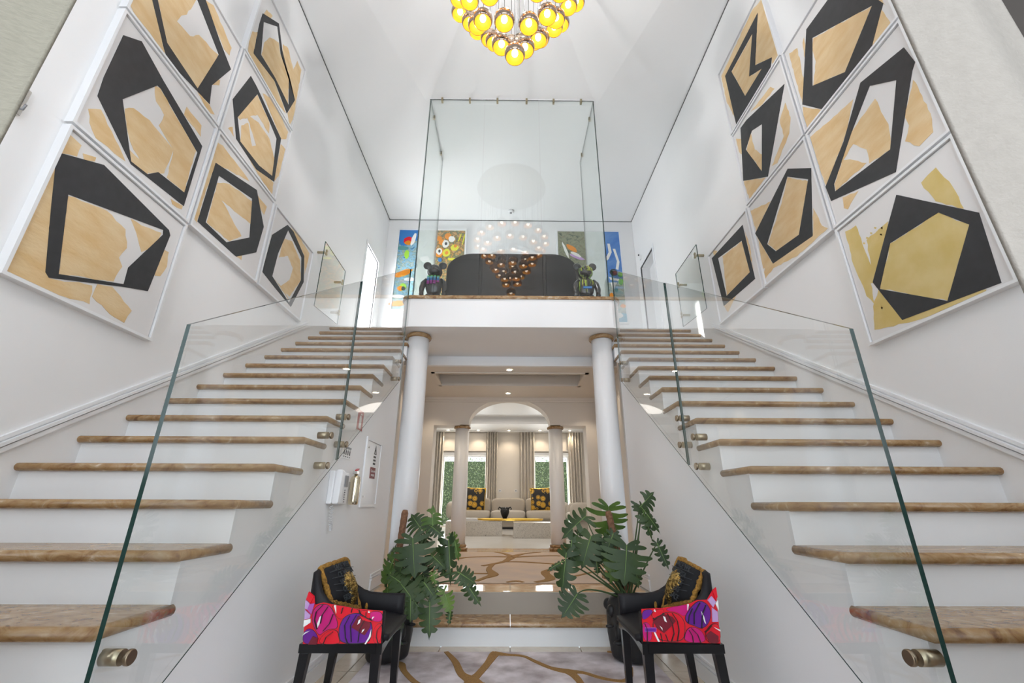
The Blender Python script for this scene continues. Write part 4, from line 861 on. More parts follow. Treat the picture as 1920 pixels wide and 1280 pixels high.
# ================================================================ CHAIRS
def chair(s):
    side = 'left' if s < 0 else 'right'
    t = thing('armchair', 'black leather tub armchair with pink and purple printed side against the ' + side + ' wall', 'chair', (s * .77, 2.5, 0))
    xb, xf, Yn, Yf = .955, .585, 2.29, 2.735; zb = .42
    # U path from near front to far front
    path = []
    for k in range(9): path.append((xf + (xb - .07 - xf) * k / 8, Yn))
    for k in range(1, 6): a = -math.pi / 2 + math.pi / 2 * k / 5; path.append((xb - .07 + .07 * math.cos(a), Yn + .07 + .07 * math.sin(a)))
    for k in range(1, 6): path.append((xb, Yn + .07 + (Yf - Yn - .14) * k / 5))
    for k in range(1, 6): a = math.pi / 2 * k / 5; path.append((xb - .07 + .07 * math.cos(a), Yf - .07 + .07 * math.sin(a)))
    for k in range(1, 9): path.append((xb - .07 - (xb - .07 - xf) * k / 8, Yf))
    def top(x): u = xb - x; return .548 + .162 * math.exp(-(max(0, u) / .085) ** 1.5)
    n = len(path); vs = []; fs = []
    inn = []
    for i, (x, y) in enumerate(path):
        a = Vector(path[max(0, i - 1)]); c = Vector(path[min(n - 1, i + 1)]); tt = (c - a).normalized(); nn = Vector((-tt.y, tt.x)); inn.append((x + nn.x * .034, y + nn.y * .034))
    for i, (x, y) in enumerate(path):
        h = top(x); ix, iy = inn[i]; mx, my = (x + ix) / 2, (y + iy) / 2
        col = [(x, y, zb), (x, y, zb + (h - zb) * .5), (x, y, h - .012), (mx, my, h), (ix, iy, h - .012), (ix, iy, zb + (h - zb) * .5), (ix, iy, zb)]
        vs += [(s * a, b_, c_) for a, b_, c_ in col]
    m = 7
    for i in range(n - 1):
        for j in range(m): a = i * m + j; b_ = i * m + (j + 1) % m; fs.append((a, b_, b_ + m, a + m))
    b = MB(); b.add(vs, fs, 0, True); b.add(vs[:m], [tuple(range(m))]); b.add(vs[-m:], [tuple(range(m))]); b.build('shell', M['black'], t)
    b = MB(); N = 12; sv = []; sfc = []
    for j in range(N + 1):
        for i in range(N + 1):
            u, v = i / N, j / N; x = xf - .02 + (xb - .03 - xf + .02) * u; y = Yn + .03 + (Yf - Yn - .06) * v
            sv.append((s * x, y, .475 - .03 * (1 - u) ** 3 + .012 * math.sin(math.pi * v) * math.sin(math.pi * u)))
    k0 = len(sv); sv += [(a, b_, .425 if True else 0) for a, b_, c_ in sv]
    for j in range(N):
        for i in range(N): a = j * (N + 1) + i; sfc.append((a, a + 1, a + N + 2, a + N + 1)); sfc.append((a + k0, a + k0 + N + 1, a + k0 + N + 2, a + k0 + 1))
    bd = [i for i in range(N + 1)] + [j * (N + 1) + N for j in range(1, N + 1)] + [N * (N + 1) + i for i in range(N - 1, -1, -1)] + [j * (N + 1) for j in range(N - 1, 0, -1)]
    for q in range(len(bd)): a, c = bd[q], bd[(q + 1) % len(bd)]; sfc.append((a, c, c + k0, a + k0))
    b.add(sv, sfc, 0, True); b.build('seat', M['black'], t)
    # aprons (front one curves down to the legs)
    b = MB(); b.box(s * (xf + .0235), s * (xb - .006), Yn, Yn + .025, .385, .42); b.box(s * (xf + .0235), s * (xb - .006), Yf - .025, Yf, .385, .42); b.box(s * (xb - .03), s * (xb - .005), Yn + .001, Yf - .001, .386, .419)
    pr = [(Yn, .42), (Yn, .38)] + [(Yn + .03 + (Yf - Yn - .06) * k / 10, .405 - .022 * abs(k / 5 - 1) ** 2) for k in range(11)] + [(Yf, .38), (Yf, .42)]
    b.prism(pr, 'X', s * (xf - .004), s * (xf + .022)); b.build('apron', M['lacquer'], t, bevel=.003)
    for (lx, ly, dx, dy) in ((xf + .0235, Yn + .0235, -.0, 0), (xf + .0235, Yf - .0235, -.0, 0), (xb - .03, Yn + .0235, .035, -.004), (xb - .03, Yf - .0235, .035, .004)):
        vs = []
        for z, w_, q in ((.384, .021, 0), (.0, .0135, 1)):
            for a, c in ((-1, -1), (1, -1), (1, 1), (-1, 1)): vs.append((s * (lx + dx * q + a * w_), ly + dy * q + c * w_, z + .0125 * (q)))
        b = MB(); b.add(vs, [(0, 1, 2, 3), (4, 7, 6, 5), (0, 4, 5, 1), (1, 5, 6, 2), (2, 6, 7, 3), (3, 7, 4, 0)]); b.build('leg', M['lacquer'], t, bevel=.002)
    # printed panel on the near side
    sc_ = 6.4; ox, oy = (560, 1030) if s < 0 else (1150, 1030)
    def q2(pts): return [(lambda p: (min(max(s * p.x, xf + .002), xb - .004) * s, min(max(p.z, .4205), .70)))(U(ox + x / sc_, oy + y / sc_, Y=Yn)) for x, y in pts]
    def shrink(p): c = (sum(a for a, _ in p) / len(p), sum(b_ for _, b_ in p) / len(p)); return [(c[0] + (a - c[0]) * .955, c[1] + (b_ - c[1]) * .955) for a, b_ in p]
    def smooth(p):
        for _ in range(2):
            o = []
            for i in range(len(p)): a, c = p[i], p[(i + 1) % len(p)]; o += [(a[0] * .75 + c[0] * .25, a[1] * .75 + c[1] * .25), (a[0] * .25 + c[0] * .75, a[1] * .25 + c[1] * .75)]
            p = o
        return p
    ms = ['p_red', 'p_mag', 'p_pur', 'p_lil', 'p_vio', 'p_drk', 'white', 'blackprint']
    if s < 0:
        base = [(92, 590), (130, 500), (192, 555), (200, 660), (300, 632), (400, 655), (500, 668), (700, 708), (1010, 735), (1012, 1122), (50, 1145)]
        items = [('p_mag', [(190, 700), (260, 645), (370, 655), (430, 760), (470, 850), (475, 950), (380, 950), (300, 990), (250, 1040), (190, 950), (160, 850), (165, 760)], 1), ('p_red', [(380, 655), (560, 675), (730, 715), (740, 765), (600, 780), (500, 850), (440, 780)], 1), ('p_pur', [(55, 1000), (110, 940), (180, 955), (240, 1040), (225, 1140), (50, 1145)], 1),
                 ('p_pur', [(500, 880), (560, 790), (680, 752), (760, 770), (870, 850), (895, 950), (870, 1060), (830, 1125), (505, 1130), (478, 1000)], 1), ('p_red', [(245, 1140), (260, 1060), (330, 990), (400, 955), (470, 965), (492, 1060), (508, 1135)], 1), ('p_red', [(905, 1122), (892, 1000), (930, 900), (1012, 865), (1012, 1122)], 1),
                 ('p_mag', [(870, 735), (1010, 740), (1012, 860), (900, 860), (850, 800)], 1), ('p_red', [(750, 720), (860, 735), (870, 800), (840, 850), (760, 790)], 1), ('p_lil', [(92, 600), (140, 640), (120, 720), (82, 700)], 0), ('p_vio', [(140, 650), (198, 640), (160, 770), (112, 715)], 0), ('p_lil', [(85, 720), (150, 780), (140, 820), (78, 830)], 0), ('white', [(75, 840), (150, 825), (150, 870), (66, 925)], 0), ('p_red', [(130, 505), (190, 558), (150, 640), (105, 580)], 0),
                 ('p_drk', [(720, 790), (870, 870), (860, 930), (800, 1020), (760, 1000), (700, 960), (640, 925)], 0), ('p_drk', [(180, 1030), (240, 1060), (225, 1140), (120, 1140)], 0), ('p_red', [(735, 780), (885, 850), (870, 862), (780, 840)], 0),
                 ('white', [(290, 780), (268, 870), (235, 930), (235, 880), (265, 800)], 0), ('white', [(435, 662), (455, 665), (458, 760)], 0), ('white', [(878, 950), (872, 1040), (815, 1125), (800, 1122), (850, 1040)], 0), ('white', [(50, 1030), (90, 985), (145, 968), (90, 1000)], 0), ('white', [(755, 820), (745, 870), (715, 892), (730, 840)], 0), ('white', [(800, 940), (790, 965), (765, 990), (775, 955)], 0), ('white', [(845, 728), (862, 752), (845, 750)], 0), ('white', [(895, 800), (915, 800), (890, 830)], 0)]
        lines = [[(300, 660), (220, 740), (200, 840), (230, 950)], [(360, 680), (290, 780), (270, 880)], [(420, 770), (380, 880), (300, 970)], [(620, 790), (560, 900), (570, 1050), (600, 1125)], [(700, 780), (630, 900), (640, 1100)], [(800, 840), (740, 950), (720, 1100)], [(420, 980), (340, 1040), (300, 1135)], [(1000, 900), (950, 960), (940, 1040), (960, 1115)], [(540, 690), (520, 760)], [(650, 700), (640, 750)], [(730, 715), (745, 760), (820, 810), (890, 840)], [(820, 740), (815, 800)]]
    else:
        base = [(335, 712), (600, 697), (800, 672), (930, 640), (1000, 605), (1120, 600), (1190, 480), (1225, 450), (1285, 1125), (342, 1100)]
        items = [('p_mag', [(620, 702), (935, 645), (900, 740), (850, 810), (760, 745), (650, 735)], 1), ('p_red', [(470, 830), (620, 742), (760, 750), (850, 840), (865, 960), (835, 1108), (560, 1098), (470, 1000)], 1), ('p_mag', [(338, 880), (400, 862), (450, 920), (465, 1098), (342, 1098)], 1), ('p_pur', [(870, 880), (850, 800), (930, 680), (1020, 602), (1120, 640), (1172, 740), (1150, 880), (1060, 955), (960, 910)], 1),
                 ('p_mag', [(855, 1000), (900, 925), (1000, 930), (1080, 1000), (1112, 1118), (842, 1108)], 1), ('p_red', [(1090, 1000), (1165, 885), (1270, 885), (1285, 1125), (1120, 1118)], 1), ('p_pur', [(340, 720), (480, 712), (430, 800), (340, 850)], 1), ('p_red', [(440, 780), (500, 715), (600, 702), (590, 760), (500, 840)], 1),
                 ('p_lil', [(1125, 605), (1172, 555), (1222, 620), (1190, 690)], 0), ('p_lil', [(1175, 690), (1240, 740), (1250, 860), (1180, 862)], 0), ('p_red', [(1182, 490), (1222, 450), (1240, 560), (1222, 605)], 0), ('white', [(1215, 640), (1245, 600), (1255, 730)], 0), ('p_drk', [(470, 850), (590, 765), (700, 800), (740, 850), (690, 910), (600, 995), (520, 940)], 0), ('p_drk', [(1100, 1020), (1160, 970), (1250, 1030), (1250, 1110), (1140, 1110)], 0),
                 ('p_vio', [(370, 930), (508, 930), (508, 980), (370, 980)], 0), ('p_pur', [(375, 936), (502, 936), (502, 974), (375, 974)], 0), ('white', [(1045, 735), (1075, 790), (1100, 885), (1085, 870), (1060, 800)], 0), ('white', [(880, 655), (895, 650), (882, 725)], 0), ('white', [(478, 985), (495, 985), (548, 1095), (525, 1093)], 0), ('white', [(585, 790), (610, 800), (632, 865), (605, 850)], 0), ('white', [(1190, 920), (1270, 955), (1272, 975), (1215, 940)], 0), ('white', [(545, 905), (575, 930), (580, 960)], 0), ('white', [(490, 712), (500, 740), (480, 735)], 0)]
        lines = [[(700, 760), (760, 850), (780, 960), (760, 1095)], [(640, 760), (700, 880), (720, 1000), (690, 1095)], [(560, 1000), (580, 1095)], [(620, 1010), (650, 1095)], [(940, 700), (900, 790), (890, 880)], [(1030, 630), (960, 760), (960, 890)], [(1100, 660), (1060, 760), (1050, 940)], [(930, 940), (1000, 1010), (1040, 1110)], [(900, 960), (940, 1030), (950, 1105)], [(370, 880), (400, 960), (400, 1095)], [(470, 830), (520, 800), (600, 760)], [(1170, 900), (1130, 950), (1090, 985)]]
    b = MB(); e = .0004; b.prism(q2(base), 'Y', Yn - .0002, Yn - .002, 0); d = .002
    for m_, pts, ol in items:
        p = q2(pts)
        if ol:
            p = smooth(p); b.prism(p, 'Y', Yn - .001, Yn - d - e, 7); d += e; p = shrink(p)
        b.prism(p, 'Y', Yn - .001, Yn - d - e, ms.index(m_)); d += e
    for L in lines:
        p = q2(L); pp = []
        up = []; dn = []
        for i, (a, c) in enumerate(p):
            a0 = Vector(p[max(0, i - 1)]); c0 = Vector(p[min(len(p) - 1, i + 1)]); tt = (c0 - a0).normalized(); nn = Vector((-tt.y, tt.x)) * .0011; up.append((a + nn.x, c + nn.y)); dn.append((a - nn.x, c - nn.y))
        b.prism(up + dn[::-1], 'Y', Yn - .001, Yn - d - e, 7)
    b.build('printed_panel', [M[m_] for m_ in ms], t)
    # cushion
    cu = thing('fringed_cushion', 'black velvet cushion with gold fringe and gold emblem on the ' + side + ' armchair', 'cushion', (s * .86, 2.5, .48))
    if s < 0: c4 = [U(600, 1066, Y=2.37), U(650, 1047, Y=2.60), U(672, 1140, Y=2.60), U(620, 1128, Y=2.37)]
    else: c4 = [U(1320, 1072, Y=2.37), U(1274, 1046, Y=2.60), U(1244, 1138, Y=2.60), U(1297, 1128, Y=2.37)]
    nrm = (c4[1] - c4[0]).cross(c4[3] - c4[0]).normalized()
    if nrm.y > 0: nrm = -nrm
    def cp(u, v, h=0.):
        p = c4[0].lerp(c4[1], u).lerp(c4[3].lerp(c4[2], u), v); return p + nrm * h
    b = MB(); N = 10; vs = []; fs = []
    for sg in (1, -1):
        for j in range(N + 1):
            for i in range(N + 1): u, v = i / N, j / N; vs.append(cp(u, v, sg * .045 * max(0, 16 * u * (1 - u) * v * (1 - v)) ** .4))
    for q in range(2):
        o_ = q * (N + 1) ** 2
        for j in range(N):
            for i in range(N): a = o_ + j * (N + 1) + i; fs.append((a, a + 1, a + N + 2, a + N + 1))
    b.add(vs, fs, 0, True); b.build('cushion_body', M['velvet'], cu)
    ed = [(k / 14, 0) for k in range(14)] + [(1, k / 14) for k in range(14)] + [(1 - k / 14, 1) for k in range(14)] + [(0, 1 - k / 14) for k in range(14)]
    MB().tube([cp(u, v) + Vector((random.uniform(-1, 1), random.uniform(-1, 1), random.uniform(-1, 1))) * .003 for u, v in ed], [random.uniform(.010, .0155) for _ in ed], 8, closed=True).build('fringe', M['fringe'], cu)
    xd = (c4[1] - c4[0]) if s < 0 else (c4[0] - c4[1]); yd = (c4[0] - c4[3]); xd = xd.normalized(); yd = (yd - xd * yd.dot(xd)).normalized()
    rows = ['SACE VER', 'CE VERSA', 'VERSACE', 'CE VERS', 'ERSACE']
    for r in range(5):
        q = cp(.5, .14 + .18 * r, .048 if 0 < r < 4 else .038)
        text_mesh(cu, 'lettering', rows[r], .038, M['velvet_p'], q, xd, yd, .002, squash=.80)
        if r < 4:
            a = cp(.06, .225 + .18 * r, .034); c = cp(.94, .225 + .18 * r, .034); mm = cp(.5, .225 + .18 * r, .049); MB().tube([a, cp(.25, .225 + .18 * r, .046), mm, cp(.75, .225 + .18 * r, .046), c], .0016, 5).build('seam', M['velvet_p'], cu)
    ce = (.66, .58)
    b = MB(); N = 16; pts = []; ring = 6
    prof = [(0, -.36), (.10, -.32), (.2, -.16), (.26, 0), (.24, .14), (.2, .2), (.22, .30), (.1, .40), (-.02, .42), (-.10, .30), (-.16, .2), (-.3, .08), (-.33, -.05), (-.24, -.16), (-.2, -.28), (-.1, -.34)]
    vs = [cp(ce[0], ce[1], .064)]; fs = []
    for k in range(1, ring + 1):
        for (du, dv) in prof:
            f_ = k / ring; u = min(.98, ce[0] + du * f_); v = min(.98, ce[1] + dv * f_); base_h = .045 * max(0, 16 * u * (1 - u) * v * (1 - v)) ** .4
            vs.append(cp(u, v, base_h + .017 * (1 - f_ ** 2) + (.002 if k < ring else -.002) + random.uniform(-.002, .002)))
    m_ = len(prof)
    for i in range(m_): fs.append((0, 1 + i, 1 + (i + 1) % m_))
    for k in range(ring - 1):
        for i in range(m_): a = 1 + k * m_ + i; c = 1 + k * m_ + (i + 1) % m_; fs.append((a, a + m_, c + m_, c))
    b.add(vs, fs, 0, False); b.build('gold_emblem', M['sequin'], cu)
    q = cp(1.03, 1.0, .02) if True else None
    MB().ell(q + Vector((-s * .02, 0, 0)), (.008, .008, .018), 8, 6).build('tassel', M['fringe'], cu)
for s in (-1, 1): chair(s)

# ================================================================ PLANTS
def leaf_mesh(base, tip, width, facing, m, curl=.15, lobes=6, parent=None, droop=.12, name='leaf'):
    D = tip - base; L = D.length; D = D.normalized(); Nn = Vector(facing); Nn = (Nn - D * Nn.dot(D)).normalized(); X = D.cross(Nn)
    L = L / 1.08; o = base
    def pt(u, v):   # u across, v along; unit leaf
        h = -curl * u * u * 1.6 - droop * max(0, v) ** 2 + .03 * math.cos(v * 9) * abs(u)
        return o + X * (u * width * L) + D * (v * L) + Nn * (h * L)
    tips = [(.30, -.20), (.50, -.06), (.58, .14), (.56, .36), (.48, .60), (.33, .84)][:lobes]
    vb = [.0, .05, .15, .29, .45, .62]; vb2 = [.05, .15, .29, .45, .62, .80]
    b = MB()
    for sg in (-1, 1):
        for i in range(len(tips)):
            if random.random() < .04: continue
            tu, tv = tips[i]; tu *= random.uniform(.93, 1.07); tv += random.uniform(-.02, .02)
            a0, a1 = vb[i], vb2[i]; am = (a0 + a1) / 2; vs = []; K = 7
            dirx, diry = tu, tv - am; ln = math.hypot(dirx, diry); nx, ny = -diry / ln, dirx / ln
            for k in range(K + 1):
                t = k / K; cu = tu * t; cv = am + (tv - am) * t + .07 * math.sin(math.pi * t) * (1 if i > 1 else -.2)
                wd = ((a1 - a0) * 1.08 * (1 - t) + .175 * t) * (1 if t < .55 else math.sqrt(max(0, 1 - ((t - .55) / .46) ** 2)) ** .9 * .96 + .02) * (1.05 if t < .45 else .92)
                if t == 0: p1, p2 = (0, a0 - .005), (0, a1 + .005)
                else: p1, p2 = (cu - nx * wd / 2, cv - ny * wd / 2), (cu + nx * wd / 2, cv + ny * wd / 2)
                sag = (0, 0)
                vs += [pt(sg * max(0, p1[0]), p1[1]), pt(sg * max(0, (p1[0] + p2[0]) / 2), (p1[1] + p2[1]) / 2) + Nn * (-.010 * L * t), pt(sg * max(0, p2[0]), p2[1])]
            fs = []
            for k in range(K): a = k * 3; fs += [(a, a + 1, a + 4, a + 3), (a + 1, a + 2, a + 5, a + 4)]
            b.add(vs, fs, 0, True)
    vs = []
    for k in range(6):
        t = k / 5; wv = .17 * (1 - t) ** .7 * (1 if k else .85); vs += [pt(-wv, .70 + .38 * t), pt(0, .72 + .42 * t), pt(wv, .70 + .38 * t)]
    b.add(vs, [f for k in range(5) for f in ((k * 3, k * 3 + 1, k * 3 + 4, k * 3 + 3), (k * 3 + 1, k * 3 + 2, k * 3 + 5, k * 3 + 4))], 0, True)
    b.tube([pt(0, v) + Nn * .0015 for v in (0, .2, .4, .6, .8, 1.0)], [.0035, .003, .0026, .002, .0015, .0008], 5, 1)
    return b.build(name, [m, M['rib']], parent)
def curve3(a, c, mid, n=10): return [a.lerp(mid, t).lerp(mid.lerp(c, t), t) for t in [k / n for k in range(n + 1)]]
def plant(s, pot_x, pot_y, leaves, pole, label):
    side = 'left' if s < 0 else 'right'
    pt_ = thing('planter', 'matt black sculpted planter pot behind the ' + side + ' armchair', 'planter', (pot_x, pot_y, .012))
    def face(p):
        a = math.atan2(p.y, p.x); return p
    b = MB(); prof = [(.115, .012), (.145, .03), (.150, .10), (.165, .17), (.158, .22), (.170, .29), (.160, .35), (.135, .385), (.128, .40), (.118, .40), (.120, .37), (.10, .355)]
    b.lathe(prof, (pot_x, pot_y, 0), 36, cap=True)
    for v in b.v:
        d = Vector((v.x - pot_x, v.y - pot_y)); 
        if d.length > .11:
            n1 = noise.noise(Vector((v.x * 14, v.y * 14, v.z * 9 + s))) * .022; f_ = 1 + n1 / d.length; v.x = pot_x + d.x * f_; v.y = pot_y + d.y * f_
    b.build('pot_body', M['pot'], pt_, subd=1)
    fx = -s
    q = Vector((pot_x + fx * .12, pot_y - .115, 0))
    MB().ell((q.x, q.y, .20), (.022, .030, .045), 12, 10).build('relief_nose', M['pot'], pt_); MB().ell((q.x, q.y + .01, .135), (.036, .022, .014), 12, 8).build('relief_lips', M['pot'], pt_)
    MB().ell((q.x - .055, q.y + .0, .235), (.028, .018, .012), 12, 8).build('relief_eye', M['pot'], pt_); MB().ell((q.x + .05, q.y + .035, .235), (.028, .018, .012), 12, 8).build('relief_eye', M['pot'], pt_)
    for k in range(9): a = 2 * math.pi * k / 9; MB().ell((pot_x + .150 * math.cos(a), pot_y + .150 * math.sin(a), .33 + .02 * math.sin(k * 2.3)), (.036, .036, .040), 10, 8).build('relief_curl', M['pot'], pt_)
    MB().lathe([(.001, .362), (.118, .362)], (pot_x, pot_y, 0), 24, cap=False).build('soil', M['soil'], pt_)
    pl = thing('monstera_plant', label, 'plant', (pot_x, pot_y, .365))
    p0, p1 = pole
    b = MB(); n = 26; pa = [p0.lerp(p1, k / n) for k in range(n + 1)]; b.tube(pa, [.0235 + (.0022 if k % 2 else 0) for k in range(n)] + [.018], 14); b.build('moss_pole', M['coir'], pl)
    for (bx, by, bY, tx, ty, tY, wd, fc, lt, cu_, dr, mx) in leaves:
        B = U(bx, by, Y=bY); T = U(tx, ty, Y=tY)
        leaf_mesh(B, T, wd, fc, M['leaf_l'] if lt else M['leaf'], cu_, 6, pl, dr)
        st = Vector((pot_x + random.uniform(-.03, .03), pot_y + random.uniform(-.03, .03), .355)); mid = st.lerp(B, .5) + Vector((mx, 0, .10))
        b = MB(); b.tube(curve3(st, B, mid), [.0075 - .0004 * k for k in range(11)], 7); b.build('stem', M['stem'], pl)
C_ = (0, -1, .35)
plant(-1, -.845, 3.53, [
    (774, 1010, 3.30, 776, 1082, 3.22, 1.15, (0, -1, .5), 0, .22, .15, 0),
    (811, 990, 3.42, 812, 946, 3.45, .95, (.2, -1, .1), 1, .30, .1, .05),
    (806, 985, 3.42, 832, 1003, 3.38, .8, (.1, -1, .5), 0, .3, .2, .05),
    (790, 992, 3.50, 770, 962, 3.52, 1.2, (-.2, -1, .6), 0, .25, .2, 0),
    (738, 1048, 3.50, 716, 1100, 3.48, .85, (-.3, -1, .3), 1, .2, .2, -.05),
    (742, 1030, 3.60, 718, 1052, 3.62, .9, (-.3, -1, .8), 0, .3, .3, -.05),
    (841, 1012, 3.40, 846, 1094, 3.36, .55, (.4, -1, .1), 0, .5, .05, .10),
    (850, 1005, 3.45, 862, 1050, 3.42, .6, (.6, -1, .2), 1, .4, .1, .10),
    (858, 1072, 3.30, 893, 1092, 3.26, .95, (.1, -1, .7), 0, .2, .15, .15),
    (872, 1090, 3.28, 902, 1134, 3.24, .55, (.3, -1, .2), 0, .3, .1, .15),
    (752, 1095, 3.25, 796, 1150, 3.14, .95, (-.2, -1, .8), 0, .2, .2, 0),
    (752, 1093, 3.26, 726, 1072, 3.30, .9, (-.2, -1, .9), 0, .2, .2, 0),
    (795, 1092, 3.26, 815, 1118, 3.20, .9, (0, -1, .6), 0, .3, .3, .03),
    (812, 1074, 3.28, 818, 1096, 3.26, .8, (0, -1, .1), 1, .1, .1, .04),
    (832, 1108, 3.22, 846, 1150, 3.18, .8, (.3, -1, .2), 1, .2, .1, .12),
    (806, 1128, 3.16, 804, 1196, 3.10, .8, (0, -1, .3), 0, .2, .1, .06),
    (845, 1140, 3.22, 842, 1172, 3.18, .5, (.4, -1, .1), 0, .4, .1, .12),
    (770, 1120, 3.20, 768, 1165, 3.14, .6, (0, -1, .4), 0, .3, .2, 0),
    (790, 1060, 3.50, 800, 1110, 3.48, .9, (0, -1, .3), 0, .3, .2, 0),
    (826, 1050, 3.42, 834, 1080, 3.40, .8, (.3, -1, .4), 0, .3, .2, .06),
    (700, 1160, 3.25, 756, 1205, 3.22, .5, (.3, -1, .4), 0, .3, .2, 0),
    (762, 1040, 3.40, 742, 1086, 3.36, 1.0, (-.2, -1, .5), 0, .3, .2, 0), (808, 1040, 3.38, 836, 1064, 3.34, .9, (.1, -1, .7), 0, .3, .2, .04),
    (776, 1090, 3.30, 782, 1130, 3.24, 1.1, (0, -1, .5), 0, .3, .2, 0), (834, 1020, 3.5, 826, 1052, 3.48, .8, (.2, -1, .3), 0, .4, .2, .06),
    (800, 1005, 3.55, 782, 1030, 3.55, 1.0, (0, -1, .6), 0, .3, .2, 0), (822, 1100, 3.26, 800, 1132, 3.22, .8, (0, -1, .4), 0, .3, .2, .05),
    (732, 1072, 3.45, 722, 1120, 3.42, .9, (-.2, -1, .4), 1, .3, .2, -.05)],
    (Vector((-.85, 3.54, .33)), U(760, 956, Y=3.46)), 'monstera with coir pole and many drooping dark leaves, left of the low steps')
plant(1, .845, 3.53, [
    (1141, 950, 3.62, 1136, 1012, 3.66, 1.25, (0, -1, .1), 1, .12, .05, -.05),
    (1108, 1005, 3.42, 1090, 1062, 3.36, 1.15, (-.2, -1, .6), 0, .2, .2, -.1),
    (1098, 968, 3.48, 1054, 1004, 3.44, .9, (-.2, -1, .5), 0, .3, .2, -.1),
    (1062, 1036, 3.40, 1052, 1112, 3.34, .75, (-.5, -1, .2), 0, .4, .1, -.12),
    (1056, 1052, 3.40, 1026, 1066, 3.36, .4, (-.3, -1, .6), 0, .3, .2, -.12),
    (1082, 1114, 3.28, 1054, 1156, 3.22, 1.15, (-.1, -1, .4), 0, .15, .1, -.12),
    (1175, 1022, 3.20, 1172, 1096, 3.10, 1.25, (0, -1, .45), 0, .2, .15, .02),
    (1198, 952, 3.36, 1226, 922, 3.34, 1.0, (.1, -1, .2), 0, .2, .05, .04),
    (1202, 950, 3.36, 1240, 996, 3.30, .7, (.4, -1, .5), 0, .35, .1, .04),
    (1204, 955, 3.36, 1226, 1010, 3.30, .5, (.4, -1, .2), 0, .35, .1, .04),
    (1232, 1018, 3.36, 1254, 1066, 3.30, .55, (-.3, -1, .3), 0, .2, .1, .05),
    (1150, 992, 3.50, 1162, 1004, 3.52, 1.1, (.1, -1, .4), 1, .2, .2, 0),
    (1130, 1010, 3.50, 1140, 1060, 3.46, 1.0, (0, -1, .3), 0, .3, .2, -.03),
    (1118, 1050, 3.44, 1122, 1078, 3.42, .6, (0, -1, .3), 0, .3, .2, -.05),
    (1085, 1000, 3.5, 1070, 1022, 3.48, .8, (0, -1, .6), 0, .3, .2, -.1),
    (1150, 1000, 3.32, 1135, 1040, 3.30, .8, (0, -1, .8), 0, .3, .2, 0),
    (1116, 1015, 3.46, 1118, 1062, 3.42, 1.1, (-.1, -1, .5), 0, .3, .2, -.05), (1160, 1040, 3.42, 1146, 1092, 3.38, .9, (0, -1, .3), 1, .3, .2, 0),
    (1190, 1060, 3.36, 1200, 1100, 3.30, .8, (.2, -1, .4), 0, .3, .2, .03), (1072, 1012, 3.46, 1068, 1062, 3.42, .8, (-.4, -1, .3), 0, .4, .2, -.1)],
    (Vector((.85, 3.54, .33)), U(1140, 958, Y=3.44)), 'monstera with coir pole and a bright upright leaf, right of the low steps')

# ================================================================ WALL FITTINGS ON THE LEFT APRON WALL
XL = -XW
_fit0 = set(o.name for o in bpy.data.objects)
def lw(x, y): q = U(x, y, X=XL); return q.y, q.z
ph = thing('wall_phone', 'white entry phone handset with coiled cord on the left stair wall', 'phone', (XL, 3.0, .8))
MB().box(XL, XL + .035, 2.90, 3.18, 1.00, 1.205).build('base_unit', M['plastic'], ph, bevel=.006)
b = MB(); b.prism([(2.905, 1.0), (2.965, .995), (2.975, 1.21), (2.925, 1.215)], 'X', XL + .035, XL + .075); b.build('handset', M['plastic'], ph, bevel=.01)
MB().box(XL + .035, XL + .040, 3.10, 3.155, 1.11, 1.185).build('display', M['grey'], ph)
for k in range(6): MB().box(XL + .035, XL + .039, 3.11, 3.125, 1.01 + k * .015, 1.017 + k * .015).build('button', M['grey'], ph)
b = MB(); path = []
for k in range(220): t = k / 219; a = t * 2 * math.pi * 26; yy = 2.935 + .035 * math.sin(t * math.pi); zz = .995 - .155 * math.sin(t * math.pi) ** .8; path.append((XL + .025 + .008 * math.cos(a), yy + (.03 * t) + .008 * math.sin(a), zz))
b.tube(path, .0018, 4); b.build('coiled_cord', M['plastic'], ph)
ex = thing('fire_extinguisher', 'small polished metal fire extinguisher with red lever beside the phone', 'fire extinguisher', (XL + .06, 3.30, 1.0))
ey = 3.28
MB().lathe([(.030, .995), (.034, 1.0), (.036, 1.02), (.036, 1.165), (.030, 1.185), (.014, 1.195), (.012, 1.21)], (XL + .045, ey, 0), 24).build('cylinder', M['steelgold'], ex)
MB().box(XL + .03, XL + .06, ey - .035, ey + .02, 1.205, 1.225).build('valve', M['chrome'], ex); b = MB(); b.prism([(ey - .01, 1.222), (ey + .03, 1.240), (ey + .035, 1.247), (ey - .01, 1.234)], 'X', XL + .035, XL + .055); b.build('lever', M['red'], ex); MB().box(XL, XL + .02, ey - .02, ey + .02, 1.1, 1.15).build('bracket', M['chrome'], ex)
ap_ = thing('access_panel', 'white electrical access panel door with warning labels on the left stair wall', 'access panel', (XL, 3.9, .96))
y0, y1, z0, z1 = 3.55, 3.99, .975, 1.52
MB().prism([(y0, z0), (y1, z0), (y1, z1), (y0, z1)], 'X', XL, XL + .012, holes=[[(y0 + .025, z0 + .025), (y1 - .025, z0 + .025), (y1 - .025, z1 - .025), (y0 + .025, z1 - .025)]]).build('frame', M['trim'], ap_)
MB().box(XL, XL + .006, y0 + .03, y1 - .03, z0 + .03, z1 - .03).build('door', M['trim'], ap_)
for z in (z0 + .08, z1 - .08): MB().lathe([(.008, 0), (.008, .006)], (XL + .006, y0 + .06, z), 12, axis='X').build('lock', M['chrome'], ap_)
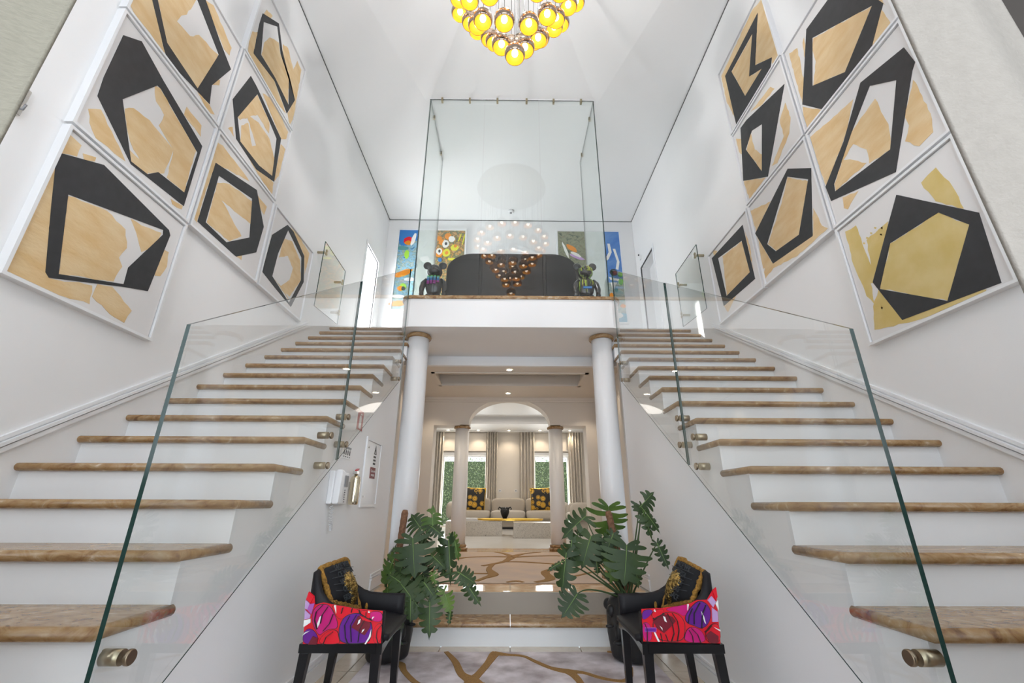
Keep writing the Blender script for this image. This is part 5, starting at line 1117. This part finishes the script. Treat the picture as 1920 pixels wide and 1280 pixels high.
b = MB(); ty, tz = 3.78, 1.40; b.prism([(ty, tz), (ty + .07, tz), (ty + .035, tz + .075)], 'X', XL + .006, XL + .0075, holes=[[(ty + .012, tz + .008), (ty + .058, tz + .008), (ty + .035, tz + .056)]]); b.box(XL + .006, XL + .0075, ty + .031, ty + .039, tz + .014, tz + .04)
for k in range(3): b.box(XL + .006, XL + .0075, ty - .005, ty + .06, tz - .03 - k * .028, tz - .015 - k * .028)
b.build('warning_sign', M['blackprint'], ap_)
MB().box(XL + .006, XL + .009, 3.72, 3.86, 1.20, 1.29).build('red_label', M['maroon'], ap_)
text_mesh(ap_, 'label_text', 'Corte de\nenergia', .030, M['white'], (XL + .0095, 3.79, 1.245), (0, 1, 0), (0, 0, 1), .0004)
sg = thing('instruction_sign', 'small white sign with four black figures and a blue header above the phone', 'sign', (XL, 3.15, 1.3))
y0, z0 = 3.06, 1.30
MB().box(XL, XL + .004, y0, y0 + .17, z0, z0 + .085).build('plate', M['white'], sg); MB().box(XL + .004, XL + .005, y0, y0 + .17, z0 + .07, z0 + .085).build('header', M['grey'], sg)
b = MB()
for k in range(4): yy = y0 + .025 + k * .038; b.box(XL + .004, XL + .005, yy, yy + .016, z0 + .028, z0 + .058); b.box(XL + .004, XL + .005, yy + .003, yy + .011, z0 + .060, z0 + .066); b.box(XL + .004, XL + .005, yy, yy + .018, z0 + .012, z0 + .018)
b.build('figures', M['blackprint'], sg)
XS = -XW
fs_ = thing('fire_sign', 'red sign with white fire extinguisher symbol behind the left glass', 'sign', (XS, 3.4, 1.6))
qa = U(672, 768, X=XS + .005); y0, y1, z0, z1 = qa.y + .0, qa.y + .15, qa.z - .15, qa.z + .01
MB().box(XS, XS + .004, y0, y1, z0, z1).build('plate', M['white'], fs_)
MB().box(XS + .004, XS + .005, y0 + .008, y1 - .008, z0 + .006, z1 - .004).build('red_field', M['red'], fs_)
b = MB(); ym = (y0 + y1) / 2; b.prism([(ym - .025, z0 + .02), (ym + .025, z0 + .02), (ym + .025, z0 + .10), (ym + .010, z0 + .12), (ym - .010, z0 + .12), (ym - .025, z0 + .10)], 'X', XS + .005, XS + .006); b.box(XS + .005, XS + .006, ym - .008, ym + .03, z0 + .125, z0 + .135); b.build('extinguisher_symbol', M['white'], fs_)

for o in bpy.data.objects:          # fittings were measured on a plane 2 cm nearer: slide them back along the wall
    if o.name not in _fit0 and o.parent is None and o.name != 'fire_sign': o.location.y *= 1.018; o.location.z += .002
